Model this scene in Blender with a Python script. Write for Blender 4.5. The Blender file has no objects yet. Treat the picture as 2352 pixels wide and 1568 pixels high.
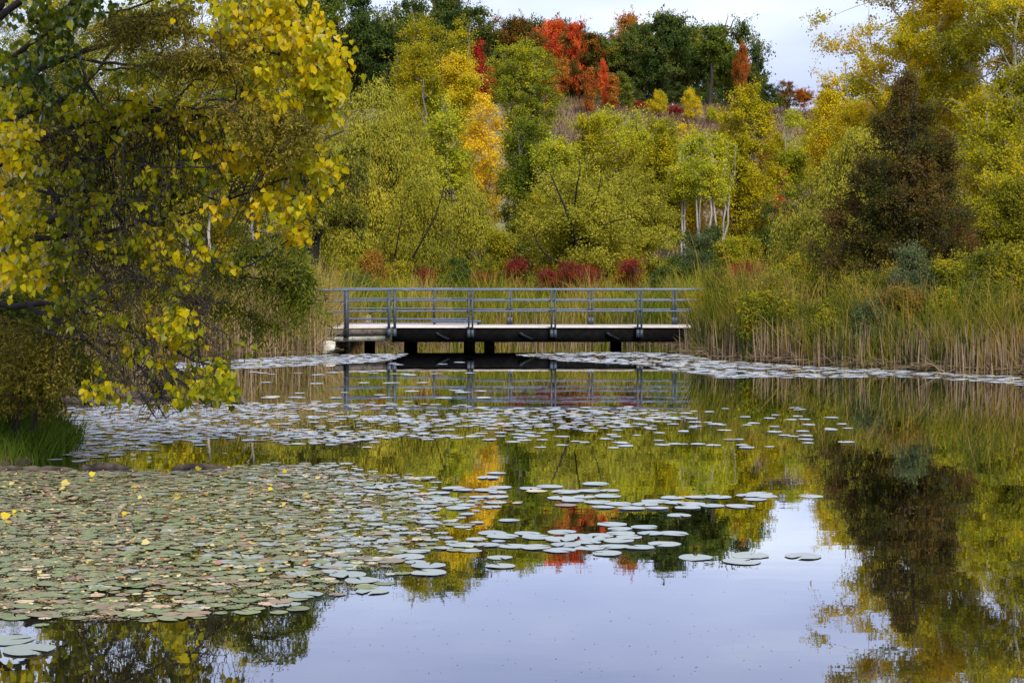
import bpy, math, time
import numpy as np
from mathutils import Vector

T0 = time.time()
SC = bpy.context.scene
COL = SC.collection
F = 3920.0      # focal length in photo pixels (photo taken as 2352 wide)
H = 2.14        # eye height above the water
YH = 632.0      # row of the horizon
CX = 1176.0

def P(px, py, Y):
    return np.array([(px - CX) / F * Y, Y, H + (YH - py) / F * Y])

def PA(a, Y):
    """array of pixels -> points at depth(s) Y"""
    a = np.asarray(a, float); Y = np.broadcast_to(np.asarray(Y, float), (len(a),))
    return np.stack([(a[:, 0] - CX) / F * Y, Y, H + (YH - a[:, 1]) / F * Y], 1)

def G(px, py):
    Y = H * F / (py - YH)
    return np.array([(px - CX) / F * Y, Y, 0.0])

def GA(a):
    a = np.asarray(a, float)
    Y = H * F / (a[:, 1] - YH)
    return np.stack([(a[:, 0] - CX) / F * Y, Y, np.zeros(len(a))], 1)

# ------------------------------------------------------------------ mesh helpers
def mesh(name, verts, faces_flat, sizes, rnd=None, smooth=False):
    me = bpy.data.meshes.new(name)
    verts = np.ascontiguousarray(verts, dtype=np.float32)
    faces_flat = np.ascontiguousarray(faces_flat, dtype=np.int32).ravel()
    sizes = np.ascontiguousarray(sizes, dtype=np.int32).ravel()
    me.vertices.add(len(verts)); me.vertices.foreach_set('co', verts.ravel())
    me.loops.add(len(faces_flat)); me.loops.foreach_set('vertex_index', faces_flat)
    me.polygons.add(len(sizes))
    starts = np.concatenate([[0], np.cumsum(sizes)[:-1]]).astype(np.int32)
    me.polygons.foreach_set('loop_start', starts)
    me.polygons.foreach_set('loop_total', sizes)
    if smooth:
        me.polygons.foreach_set('use_smooth', np.ones(len(sizes), bool))
    me.update(calc_edges=True)
    if rnd is not None:
        at = me.attributes.new('rnd', 'FLOAT', 'POINT')
        at.data.foreach_set('value', np.ascontiguousarray(rnd, dtype=np.float32).ravel())
    return me

class Acc:
    """collects arrays of geometry into one mesh"""
    def __init__(s): s.v = []; s.f = []; s.n = []; s.r = []; s.off = 0
    def add(s, v, f, n, r=None):
        v = np.asarray(v, float).reshape(-1, 3)
        s.v.append(v); s.f.append(np.asarray(f).ravel() + s.off); s.n.append(np.asarray(n).ravel())
        s.r.append(np.zeros(len(v)) if r is None else np.broadcast_to(r, (len(v),)))
        s.off += len(v)
    def mesh(s, name, smooth=False, origin=None):
        v = np.concatenate(s.v)
        if origin is not None: v = v - np.asarray(origin)
        return mesh(name, v, np.concatenate(s.f), np.concatenate(s.n), np.concatenate(s.r), smooth)

def tubes(acc, paths, radii, sides=5, rnd=0.5):
    """paths (N,m,3), radii (N,m)"""
    paths = np.asarray(paths, float); radii = np.asarray(radii, float)
    if paths.ndim == 2: paths = paths[None]; radii = radii[None]
    N, m, _ = paths.shape
    if N == 0: return
    t = np.gradient(paths, axis=1)
    t /= np.linalg.norm(t, axis=2, keepdims=True) + 1e-9
    ref = np.where(np.abs(t[..., 2:3]) > 0.9, np.array([1., 0, 0]), np.array([0, 0, 1.]))
    # one reference per path keeps the rings from twisting
    mean = paths[:, -1] - paths[:, 0]; mean /= np.linalg.norm(mean, axis=1, keepdims=True) + 1e-9
    ref = np.where(np.abs(mean[:, 2:3]) > 0.75, np.array([1., 0.13, 0]), np.array([0.1, 0, 1.]))[:, None, :]
    a = np.cross(t, ref); a /= np.linalg.norm(a, axis=2, keepdims=True) + 1e-9
    b = np.cross(t, a)
    ang = np.arange(sides) / sides * 2 * np.pi
    ring = paths[:, :, None, :] + radii[:, :, None, None] * (np.cos(ang)[None, None, :, None] * a[:, :, None, :] + np.sin(ang)[None, None, :, None] * b[:, :, None, :])
    v = ring.reshape(-1, 3)
    i = np.arange(N)[:, None, None] * m * sides + np.arange(m - 1)[None, :, None] * sides
    j = np.arange(sides)[None, None, :]; j2 = (j + 1) % sides
    q = np.stack([i + j, i + j2, i + sides + j2, i + sides + j], -1).reshape(-1, 4)
    r = np.broadcast_to(np.asarray(rnd, float).reshape(-1, 1) if np.ndim(rnd) else rnd, (N, m * sides)).ravel()
    acc.add(v, q, np.full(len(q), 4), r)

def cap_tube(acc, path, radii, sides=10, rnd=.5):
    path = np.asarray(path, float); radii = np.asarray(radii, float)
    tubes(acc, path, radii, sides, rnd)
    m = len(path)
    base = acc.off - m * sides
    acc.f.append(base + np.arange(sides)[::-1]); acc.n.append(np.array([sides]))
    acc.f.append(base + (m - 1) * sides + np.arange(sides)); acc.n.append(np.array([sides]))

def box(acc, lo, hi, rnd=.5):
    x0, y0, z0 = lo; x1, y1, z1 = hi
    v = [(x0,y0,z0),(x1,y0,z0),(x1,y1,z0),(x0,y1,z0),(x0,y0,z1),(x1,y0,z1),(x1,y1,z1),(x0,y1,z1)]
    f = [0,3,2,1, 4,5,6,7, 0,1,5,4, 1,2,6,5, 2,3,7,6, 3,0,4,7]
    acc.add(v, f, [4]*6, rnd)

def prism(acc, poly, z0, z1, rnd=.5):
    n = len(poly)
    v = [(p[0], p[1], z0) for p in poly] + [(p[0], p[1], z1) for p in poly]
    f = list(range(n))[::-1] + list(range(n, 2 * n)); s = [n, n]
    for i in range(n):
        j = (i + 1) % n; f += [i, j, n + j, n + i]; s.append(4)
    acc.add(v, f, s, rnd)

def link(name, me, mat=None, parent=None, loc=None):
    o = bpy.data.objects.new(name, me)
    COL.objects.link(o)
    if mat is not None and me is not None and len(me.materials) == 0: me.materials.append(mat)
    if parent is not None: o.parent = parent
    if loc is not None: o.location = loc
    return o

def tag(o, label=None, cat=None, group=None, kind=None):
    if label: o['label'] = label
    if cat: o['category'] = cat
    if group: o['group'] = group
    if kind: o['kind'] = kind
    return o

def empty(name, loc, label, cat, group=None):
    e = bpy.data.objects.new(name, None); COL.objects.link(e); e.location = loc
    e.empty_display_size = .3
    return tag(e, label, cat, group)

# ------------------------------------------------------------------ materials
def newmat(name):
    m = bpy.data.materials.new(name); m.use_nodes = True
    nt = m.node_tree; nt.nodes.clear()
    return m, nt.nodes, nt.links

def ramp(N, cols, pos=None):
    r = N.new('ShaderNodeValToRGB'); cr = r.color_ramp
    n = len(cols); pos = pos or [i / (n - 1) for i in range(n)]
    while len(cr.elements) < n: cr.elements.new(0.5)
    for i in range(n):
        cr.elements[i].position = pos[i]
        c = cols[i]; cr.elements[i].color = (c[0], c[1], c[2], 1)
    return r

def leaf_mat(name, cols, patch=0.5, scale=0.6, trans=0.35, gloss=0.0, pos=None, rough=.35):
    m, N, L = newmat(name)
    at = N.new('ShaderNodeAttribute'); at.attribute_name = 'rnd'
    geo = N.new('ShaderNodeNewGeometry')
    no = N.new('ShaderNodeTexNoise'); no.inputs['Scale'].default_value = scale; no.inputs['Detail'].default_value = 2
    L.new(geo.outputs['Position'], no.inputs['Vector'])
    mr = N.new('ShaderNodeMapRange'); mr.inputs[1].default_value = .3; mr.inputs[2].default_value = .7
    mr.inputs[3].default_value = -patch / 2; mr.inputs[4].default_value = patch / 2
    L.new(no.outputs['Fac'], mr.inputs[0])
    ad = N.new('ShaderNodeMath'); ad.operation = 'ADD'; ad.use_clamp = True
    L.new(at.outputs['Fac'], ad.inputs[0]); L.new(mr.outputs[0], ad.inputs[1])
    r = ramp(N, cols, pos); L.new(ad.outputs[0], r.inputs[0])
    d = N.new('ShaderNodeBsdfDiffuse'); t = N.new('ShaderNodeBsdfTranslucent')
    L.new(r.outputs[0], d.inputs[0]); L.new(r.outputs[0], t.inputs[0])
    mx = N.new('ShaderNodeMixShader'); mx.inputs[0].default_value = trans
    L.new(d.outputs[0], mx.inputs[1]); L.new(t.outputs[0], mx.inputs[2])
    out = N.new('ShaderNodeOutputMaterial')
    last = mx
    if gloss > 0:
        g = N.new('ShaderNodeBsdfGlossy'); g.inputs['Roughness'].default_value = rough
        g.inputs[0].default_value = (.9, .95, 1, 1)
        fr = N.new('ShaderNodeFresnel'); fr.inputs[0].default_value = 1.4
        ml = N.new('ShaderNodeMath'); ml.operation = 'MULTIPLY'; ml.inputs[1].default_value = gloss
        L.new(fr.outputs[0], ml.inputs[0])
        m2 = N.new('ShaderNodeMixShader'); L.new(ml.outputs[0], m2.inputs[0]); L.new(mx.outputs[0], m2.inputs[1]); L.new(g.outputs[0], m2.inputs[2])
        last = m2
    L.new(last.outputs[0], out.inputs[0])
    return m

def bark_mat(name, c1, c2, scale=(3, 3, .6), bump=.3):
    m, N, L = newmat(name)
    geo = N.new('ShaderNodeNewGeometry')
    mp = N.new('ShaderNodeMapping'); mp.inputs['Scale'].default_value = scale
    L.new(geo.outputs['Position'], mp.inputs[0])
    no = N.new('ShaderNodeTexNoise'); no.inputs['Scale'].default_value = 4; no.inputs['Detail'].default_value = 6
    L.new(mp.outputs[0], no.inputs['Vector'])
    r = ramp(N, [c1, c2], [.35, .68]); L.new(no.outputs['Fac'], r.inputs[0])
    b = N.new('ShaderNodeBsdfPrincipled'); b.inputs['Roughness'].default_value = .85
    L.new(r.outputs[0], b.inputs['Base Color'])
    bp = N.new('ShaderNodeBump'); bp.inputs['Strength'].default_value = bump; bp.inputs['Distance'].default_value = .03
    L.new(no.outputs['Fac'], bp.inputs['Height']); L.new(bp.outputs[0], b.inputs['Normal'])
    out = N.new('ShaderNodeOutputMaterial'); L.new(b.outputs[0], out.inputs[0])
    return m

BARK_DARK = bark_mat('bark dark', (.012, .010, .008), (.05, .04, .03))
BARK_BLACK = bark_mat('bark wet', (.010, .008, .009), (.040, .031, .028))
BARK_TWIG = bark_mat('bark twig', (.06, .045, .04), (.17, .13, .115))
BARK_PALE = bark_mat('bark pale', (.24, .22, .19), (.45, .42, .38))
BARK_GREY = bark_mat('bark grey', (.09, .08, .075), (.22, .20, .19))

MATS = {}
def lm(key, *a, **k):
    MATS[key] = leaf_mat(key, *a, **k)
YEL = (.62, .43, .012); GOLD = (.68, .36, .010); ORG = (.55, .17, .014); RED = (.50, .055, .022); CRIM = (.22, .016, .018)
YG = (.36, .36, .018); OLIVE = (.20, .20, .016); GREEN = (.075, .125, .016); DKG = (.030, .065, .016); LIME = (.42, .44, .03)
lm('willow', [(.22, .22, .022), (.38, .36, .034), (.53, .49, .055), (.60, .48, .04)], patch=.6, scale=.28, pos=[0, .4, .8, 1])
lm('willow_dark', [(.10, .12, .014), (.20, .22, .02), (.34, .33, .03), (.48, .38, .02)], patch=.6, scale=.3)
lm('olive', [(.13, .14, .012), (.26, .25, .018), (.40, .36, .02), (.54, .39, .015)], patch=.6, scale=.35)
lm('poplar_yg', [(.16, .17, .012), (.33, .32, .016), (.54, .47, .018), (.70, .50, .012)], patch=.7, scale=.35, trans=.45)
lm('poplar_lime', [(.20, .24, .016), (.36, .38, .02), (.50, .50, .03), (.62, .50, .02)], patch=.6, scale=.35)
lm('poplar_green', [(.075, .11, .012), (.15, .195, .015), (.27, .29, .018), (.48, .38, .014)], patch=.6, scale=.25, pos=[0, .4, .8, 1])
lm('poplar_green2', [(.10, .14, .012), (.20, .23, .016), (.32, .34, .02), (.52, .44, .014)], patch=.6, scale=.22, pos=[0, .35, .75, 1])
lm('poplar_gold', [(.26, .28, .014), (.50, .44, .014), (.72, .54, .014), (.76, .48, .012)], patch=.7, scale=.4, trans=.5)
lm('aspen_gold', [(.60, .42, .010), (.78, .52, .012), (.84, .58, .03), (.74, .42, .012)], patch=.3, scale=.5)
lm('column', [(.26, .23, .010), (.40, .35, .012), (.52, .44, .014), (.52, .33, .012)], patch=.5, scale=.4)
lm('yellow_tree', [(.30, .32, .016), (.56, .46, .014), (.75, .55, .016), (.78, .48, .012)], patch=.6, scale=.4)
lm('oak', [(.030, .060, .016), (.065, .105, .024), (.13, .17, .035), (.26, .22, .04)], patch=.7, scale=.25)
lm('oak_light', [(.05, .09, .016), (.11, .16, .022), (.21, .24, .03), (.38, .22, .03)], patch=.6, scale=.2)
lm('oak_brown', [(.05, .08, .015), (.14, .09, .02), (.30, .12, .022), (.38, .17, .02)], patch=.8, scale=.2)
lm('maple_red', [(.22, .04, .02), (.62, .075, .022), (.80, .15, .04), (.70, .26, .03)], patch=.7, scale=.4)
lm('maple_orange', [(.20, .08, .018), (.42, .10, .025), (.52, .20, .03), (.28, .25, .03)], patch=.7, scale=.4)
lm('crimson', [(.12, .012, .016), (.30, .018, .022), (.48, .03, .028), (.16, .10, .02)], patch=.7, scale=.5)
lm('sumac', [(.08, .05, .014), (.18, .022, .020), (.30, .028, .026), (.26, .12, .03)], patch=.9, scale=1.2)
lm('cedar', [(.035, .048, .013), (.080, .080, .018), (.145, .100, .026), (.22, .115, .034)], patch=.7, scale=.7)
lm('shrub_green', [(.03, .065, .018), (.065, .11, .024), (.13, .17, .03), (.22, .22, .03)], patch=.5, scale=.8)
lm('shrub_grey', [(.035, .06, .025), (.075, .11, .045), (.14, .175, .07), (.22, .24, .08)], patch=.5, scale=.8)
lm('shrub_yg', [(.11, .14, .014), (.24, .26, .018), (.40, .37, .02), (.60, .36, .016)], patch=.8, scale=.9)
lm('shrub_amber', [(.12, .13, .016), (.26, .24, .02), (.46, .32, .025), (.60, .30, .03)], patch=.8, scale=1.2)
lm('olive2', [(.06, .085, .012), (.14, .16, .016), (.26, .26, .02), (.42, .33, .02)], patch=.7, scale=1.1)
lm('shrub_rust', [(.08, .08, .015), (.18, .14, .02), (.32, .19, .035), (.30, .27, .02)], patch=.8, scale=1.3)
lm('shrub_orange', [(.18, .15, .02), (.32, .17, .03), (.44, .20, .04), (.44, .36, .04)], patch=.8, scale=.8)
lm('heart', [(.045, .09, .012), (.14, .18, .012), (.36, .36, .008), (.66, .52, .006), (.74, .50, .006)], patch=.45, scale=.6, trans=.45, gloss=.12, pos=[0, .25, .5, .8, 1])
lm('locust', [(.10, .095, .016), (.21, .185, .026), (.34, .28, .045), (.42, .30, .06)], patch=.5, scale=.9, trans=.3)
lm('locust_green', [(.045, .07, .012), (.13, .17, .022), (.25, .27, .03), (.38, .34, .04)], patch=.5, scale=1.2, trans=.3)
lm('reed_mix', [(.08, .12, .014), (.19, .22, .02), (.33, .32, .03), (.42, .31, .06), (.36, .24, .12)], patch=.9, scale=.45, trans=.3)
lm('reed_tan', [(.14, .14, .02), (.26, .21, .045), (.38, .27, .10), (.44, .32, .16)], patch=.4, scale=.5, trans=.25)
lm('reed', [(.05, .08, .014), (.13, .15, .018), (.25, .22, .025), (.36, .24, .05), (.30, .20, .09)], patch=.9, scale=.5, trans=.3)
lm('reed_gold', [(.20, .19, .018), (.34, .28, .025), (.42, .30, .05), (.42, .26, .08)], patch=.4, scale=.6, trans=.3)
lm('dead_reed', [(.13, .09, .05), (.27, .20, .12), (.40, .30, .19), (.30, .20, .11)], patch=.3, scale=.8, trans=.15)
lm('grass', [(.04, .09, .014), (.10, .18, .02), (.20, .28, .03), (.34, .34, .05)], patch=.4, scale=1.0, trans=.3)

def ground_material():
    m, N, L = newmat('ground soil and grass')
    geo = N.new('ShaderNodeNewGeometry')
    sep = N.new('ShaderNodeSeparateXYZ'); L.new(geo.outputs['Position'], sep.inputs[0])
    no = N.new('ShaderNodeTexNoise'); no.inputs['Scale'].default_value = .25; no.inputs['Detail'].default_value = 8; no.inputs['Roughness'].default_value = .65
    L.new(geo.outputs['Position'], no.inputs['Vector'])
    n2 = N.new('ShaderNodeTexNoise'); n2.inputs['Scale'].default_value = 5; n2.inputs['Detail'].default_value = 6
    L.new(geo.outputs['Position'], n2.inputs['Vector'])
    low = ramp(N, [(.035, .028, .018), (.09, .075, .03), (.13, .12, .035)], [.3, .55, .75]); L.new(n2.outputs['Fac'], low.inputs[0])
    hi = ramp(N, [(.085, .055, .045), (.19, .125, .07), (.15, .14, .045), (.25, .18, .11)], [.3, .45, .58, .75]); L.new(no.outputs['Fac'], hi.inputs[0])
    mr = N.new('ShaderNodeMapRange'); mr.inputs[1].default_value = 2.0; mr.inputs[2].default_value = 6.0
    L.new(sep.outputs['Z'], mr.inputs[0])
    mx = N.new('ShaderNodeMix'); mx.data_type = 'RGBA'
    L.new(mr.outputs[0], mx.inputs[0]); L.new(low.outputs[0], mx.inputs[6]); L.new(hi.outputs[0], mx.inputs[7])
    b = N.new('ShaderNodeBsdfPrincipled'); b.inputs['Roughness'].default_value = .95
    L.new(mx.outputs[2], b.inputs['Base Color'])
    bp = N.new('ShaderNodeBump'); bp.inputs['Strength'].default_value = .6; bp.inputs['Distance'].default_value = .12
    L.new(n2.outputs['Fac'], bp.inputs['Height']); L.new(bp.outputs[0], b.inputs['Normal'])
    out = N.new('ShaderNodeOutputMaterial'); L.new(b.outputs[0], out.inputs[0])
    return m

def water_material():
    m, N, L = newmat('still pond water')
    geo = N.new('ShaderNodeNewGeometry')
    mp = N.new('ShaderNodeMapping'); mp.inputs['Scale'].default_value = (1.0, 1.6, 1)
    L.new(geo.outputs['Position'], mp.inputs[0])
    no = N.new('ShaderNodeTexNoise'); no.inputs['Scale'].default_value = 1.6; no.inputs['Detail'].default_value = 3; no.inputs['Roughness'].default_value = .45
    L.new(mp.outputs[0], no.inputs['Vector'])
    bp = N.new('ShaderNodeBump'); bp.inputs['Strength'].default_value = 1.0; bp.inputs['Distance'].default_value = .0006
    L.new(no.outputs['Fac'], bp.inputs['Height'])
    g = N.new('ShaderNodeBsdfGlossy'); g.inputs['Roughness'].default_value = .010; g.inputs[0].default_value = (.90, .91, .94, 1)
    d = N.new('ShaderNodeBsdfDiffuse'); d.inputs[0].default_value = (.016, .014, .006, 1)
    L.new(bp.outputs[0], g.inputs['Normal'])
    fr = N.new('ShaderNodeFresnel'); fr.inputs[0].default_value = 1.33; L.new(bp.outputs[0], fr.inputs['Normal'])
    mr = N.new('ShaderNodeMapRange'); mr.inputs[1].default_value = .02; mr.inputs[2].default_value = .45; mr.inputs[3].default_value = .12; mr.inputs[4].default_value = 1.0
    L.new(fr.outputs[0], mr.inputs[0])
    mx = N.new('ShaderNodeMixShader'); L.new(mr.outputs[0], mx.inputs[0]); L.new(d.outputs[0], mx.inputs[1]); L.new(g.outputs[0], mx.inputs[2])
    out = N.new('ShaderNodeOutputMaterial'); L.new(mx.outputs[0], out.inputs[0])
    return m

def pad_material(name, cols, rough=.40, ior=1.6, wax=1.0):
    m, N, L = newmat(name)
    at = N.new('ShaderNodeAttribute'); at.attribute_name = 'rnd'
    oi = N.new('ShaderNodeObjectInfo')
    ad = N.new('ShaderNodeMath'); ad.operation = 'ADD'; L.new(at.outputs['Fac'], ad.inputs[0]); L.new(oi.outputs['Random'], ad.inputs[1])
    fra = N.new('ShaderNodeMath'); fra.operation = 'FRACT'; L.new(ad.outputs[0], fra.inputs[0])
    r = ramp(N, cols); L.new(fra.outputs[0], r.inputs[0])
    geo = N.new('ShaderNodeNewGeometry')
    no = N.new('ShaderNodeTexNoise'); no.inputs['Scale'].default_value = 30; no.inputs['Detail'].default_value = 4
    L.new(geo.outputs['Position'], no.inputs['Vector'])
    sp = ramp(N, [(0, 0, 0), (1, 1, 1)], [.62, .72]); L.new(no.outputs['Fac'], sp.inputs[0])
    mx = N.new('ShaderNodeMix'); mx.data_type = 'RGBA'; L.new(sp.outputs[0], mx.inputs[0]); L.new(r.outputs[0], mx.inputs[6]); mx.inputs[7].default_value = (.16, .11, .05, 1)
    b = N.new('ShaderNodeBsdfPrincipled'); b.inputs['Roughness'].default_value = rough; b.inputs['IOR'].default_value = ior
    L.new(mx.outputs[2], b.inputs['Base Color'])
    bp = N.new('ShaderNodeBump'); bp.inputs['Strength'].default_value = .4; bp.inputs['Distance'].default_value = .004
    L.new(no.outputs['Fac'], bp.inputs['Height']); L.new(bp.outputs[0], b.inputs['Normal'])
    gl = N.new('ShaderNodeBsdfGlossy'); gl.inputs['Roughness'].default_value = .62; gl.inputs[0].default_value = (.86, .88, .94, 1); L.new(bp.outputs[0], gl.inputs['Normal'])
    lw_ = N.new('ShaderNodeFresnel'); lw_.inputs[0].default_value = 1.75
    wx = N.new('ShaderNodeMath'); wx.operation = 'MULTIPLY'; wx.inputs[1].default_value = wax; L.new(lw_.outputs[0], wx.inputs[0])
    m2 = N.new('ShaderNodeMixShader'); L.new(wx.outputs[0], m2.inputs[0]); L.new(b.outputs[0], m2.inputs[1]); L.new(gl.outputs[0], m2.inputs[2])
    out = N.new('ShaderNodeOutputMaterial'); L.new(m2.outputs[0], out.inputs[0])
    return m

def plain(name, c1, c2, rough=.6, scale=6, metallic=0, bump=.1, spec=.5):
    m, N, L = newmat(name)
    geo = N.new('ShaderNodeNewGeometry')
    no = N.new('ShaderNodeTexNoise'); no.inputs['Scale'].default_value = scale; no.inputs['Detail'].default_value = 7
    L.new(geo.outputs['Position'], no.inputs['Vector'])
    r = ramp(N, [c1, c2], [.35, .65]); L.new(no.outputs['Fac'], r.inputs[0])
    b = N.new('ShaderNodeBsdfPrincipled'); b.inputs['Roughness'].default_value = rough; b.inputs['Metallic'].default_value = metallic
    b.inputs['Specular IOR Level'].default_value = spec
    L.new(r.outputs[0], b.inputs['Base Color'])
    bp = N.new('ShaderNodeBump'); bp.inputs['Strength'].default_value = bump; bp.inputs['Distance'].default_value = .01
    L.new(no.outputs['Fac'], bp.inputs['Height']); L.new(bp.outputs[0], b.inputs['Normal'])
    out = N.new('ShaderNodeOutputMaterial'); L.new(b.outputs[0], out.inputs[0])
    return m

STEEL = plain('blue grey painted steel', (.075, .10, .15), (.12, .15, .21), .38, 9)
STEEL2 = plain('grey painted steel post', (.030, .042, .062), (.060, .078, .105), .5, 9)
DECK = plain('weathered pale deck boards', (.52, .47, .44), (.68, .62, .59), .7, 5)
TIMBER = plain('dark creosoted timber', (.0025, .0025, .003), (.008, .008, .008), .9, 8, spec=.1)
FASCIA = plain('weathered grey fascia timber', (.05, .045, .042), (.16, .13, .11), .8, 12)
BEAM = plain('galvanised pale beam', (.26, .27, .24), (.40, .40, .35), .6, 5)
CONC = plain('stained concrete', (.30, .25, .21), (.45, .38, .32), .85, 9)
ROCK = plain('white limestone', (.32, .28, .22), (.62, .58, .50), .9, 12, bump=.8)
DRIFT = bark_mat('driftwood', (.035, .025, .022), (.16, .12, .10), (2, 2, 2), .5)

# ------------------------------------------------------------------ terrain
POND = np.array([(-12,-30),(-9.5,0),(-8.2,8),(-7.1,14),(-6.2,19),(-5.55,19.6),(-5.35,20.6),(-5.6,22),(-6.8,23.6),(-10,25),(-15,29),(-20,38),(-17,45.0),(-12,45.6),(-9,45.3),(-7,45.4),(-5.35,46.2),(-5.3,50),(-5.6,54),(-3,57.5),(1,58),(4,57.5),(6.2,55),(6.4,50),(5.6,47.2),(4.75,46.2),(5.5,44.2),(6.3,42.8),(7.4,40.6),(8.5,39.2),(10,37.6),(11.6,36.6),(14,35),(18,30),(17,15),(13,0),(12,-30)])

def poly_sd(p, poly):
    """signed distance, positive outside"""
    x = p[:, 0]; y = p[:, 1]
    d = np.full(len(p), 1e9); inside = np.zeros(len(p), bool)
    n = len(poly)
    for i in range(n):
        a = poly[i]; b = poly[(i + 1) % n]
        ab = b - a; t = np.clip(((x - a[0]) * ab[0] + (y - a[1]) * ab[1]) / (ab @ ab), 0, 1)
        d = np.minimum(d, np.hypot(x - a[0] - t * ab[0], y - a[1] - t * ab[1]))
        c = (a[1] > y) != (b[1] > y)
        with np.errstate(divide='ignore', invalid='ignore'):
            xi = (b[0] - a[0]) * (y - a[1]) / (b[1] - a[1] + 1e-12) + a[0]
        inside ^= c & (x < xi)
    return np.where(inside, -d, d)

def sst(a, b, x):
    t = np.clip((x - a) / (b - a), 0, 1); return t * t * (3 - 2 * t)

def height(x, y):
    x = np.asarray(x, float); y = np.asarray(y, float)
    sd = poly_sd(np.stack([x.ravel(), y.ravel()], 1), POND).reshape(x.shape)
    z = np.where(sd < 0, np.maximum(sd * .5, -1.2), .04 + .35 * sst(0, 1.6, sd))
    n = .06 * np.sin(x * 1.7 + 1.3 * np.sin(y * .9)) * np.cos(y * 1.3 + x * .4) + .03 * np.sin(x * 4.1 + y * 3.3)
    z = z + np.where(sd > .3, n, 0)
    m = np.exp(-(((x + 7.2) / 1.9) ** 2 + ((y - 21.0) / 1.6) ** 2)) * .62
    z = z + np.where(sd > 0, m * sst(0, .8, sd), 0)
    far = sst(62, 118, y) * 2.2 + sst(118, 198, y) * 18.6 + .5 * sst(110, 160, y) * np.sin(x * .13 + 1) + .35 * sst(110, 160, y) * np.sin(x * .31 + y * .2)
    return z + np.where(sd > 0, far, 0)

def hz(x, y): return float(height(np.array([x]), np.array([y]))[0])

xs = np.concatenate([np.arange(-620, -60, 20), np.arange(-60, -24, 3), np.arange(-24, 24, .4), np.arange(24, 60, 3), np.arange(60, 640, 20)])
ys = np.concatenate([np.arange(-300, -30, 20), np.arange(-30, 12, 2), np.arange(12, 64, .4), np.arange(64, 240, 3), np.arange(240, 1500, 30)])
gx, gy = np.meshgrid(xs, ys)
gz = height(gx, gy)
nx = len(xs); ny = len(ys)
idx = np.arange(nx * ny).reshape(ny, nx)
q = np.stack([idx[:-1, :-1], idx[:-1, 1:], idx[1:, 1:], idx[1:, :-1]], -1).reshape(-1, 4)
gm = mesh('ground', np.stack([gx.ravel(), gy.ravel(), gz.ravel()], 1), q, np.full(len(q), 4), smooth=True)
tag(link('ground', gm, ground_material()), kind='structure')
wm = mesh('water', np.array([(-30, -32, 0), (30, -32, 0), (30, 62, 0), (-30, 62, 0)]), [0, 1, 2, 3], [4])
tag(link('water', wm, water_material()), kind='structure')

# ------------------------------------------------------------------ vegetation
def unit(a): return a / (np.linalg.norm(a, axis=-1, keepdims=True) + 1e-9)
def rdir(rng, n):
    return unit(rng.normal(size=(n, 3)))

# leaf templates: along +X is the leaf axis (from stalk to tip), Y is width, Z is normal
RHOMB = (np.array([(0, 0, 0), (.45, .5, 0), (1, 0, 0), (.45, -.5, 0)]), [0, 1, 2, 3], [4])
HEART = (np.array([(.06, 0, 0), (-.08, .2, .05), (.08, .46, .10), (.42, .47, .09), (.75, .24, .03), (1.05, 0, -.05),
                   (.75, -.24, .03), (.42, -.47, .09), (.08, -.46, .10), (-.08, -.2, .05)]), [0, 1, 2, 3, 4, 5, 0, 5, 6, 7, 8, 9], [6, 6])

def leaves(acc, tpl, pos, axis, nrm, length, width, rnd):
    tv, tf, tn = tpl
    n = len(pos)
    if n == 0: return
    ax = unit(axis); side = unit(np.cross(nrm, ax)); nn = np.cross(ax, side)
    L_ = np.broadcast_to(length, (n,))[:, None, None]; W_ = np.broadcast_to(width, (n,))[:, None, None]
    v = pos[:, None] + tv[None, :, 0:1] * L_ * ax[:, None] + tv[None, :, 1:2] * W_ * side[:, None] + tv[None, :, 2:3] * L_ * nn[:, None]
    k = len(tv)
    f = (np.asarray(tf)[None] + np.arange(n)[:, None] * k).ravel()
    acc.add(v.reshape(-1, 3), f, np.tile(tn, n), np.repeat(np.broadcast_to(rnd, (n,)), k))

def bez(A, B, C, m):
    t = np.linspace(0, 1, m)[None, :, None]
    return (1 - t) ** 2 * A[:, None] + 2 * t * (1 - t) * B[:, None] + t * t * C[:, None]

def attach(rng, T, nodes, nrad, up=.6, slope=1.0, minr=0):
    """for every target the index of the node it grows from"""
    out = np.zeros(len(T), int)
    for s in range(0, len(T), 400):
        t = T[s:s + 400]
        d = t[:, None] - nodes[None]
        dxy = np.hypot(d[..., 0], d[..., 1]); dz = d[..., 2]
        cost = np.sqrt(dxy ** 2 + dz ** 2) + up * np.abs(dz - slope * dxy)
        cost = cost + rng.random(cost.shape) * .25
        out[s:s + 400] = np.argmin(cost, 1)
    return out

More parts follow.
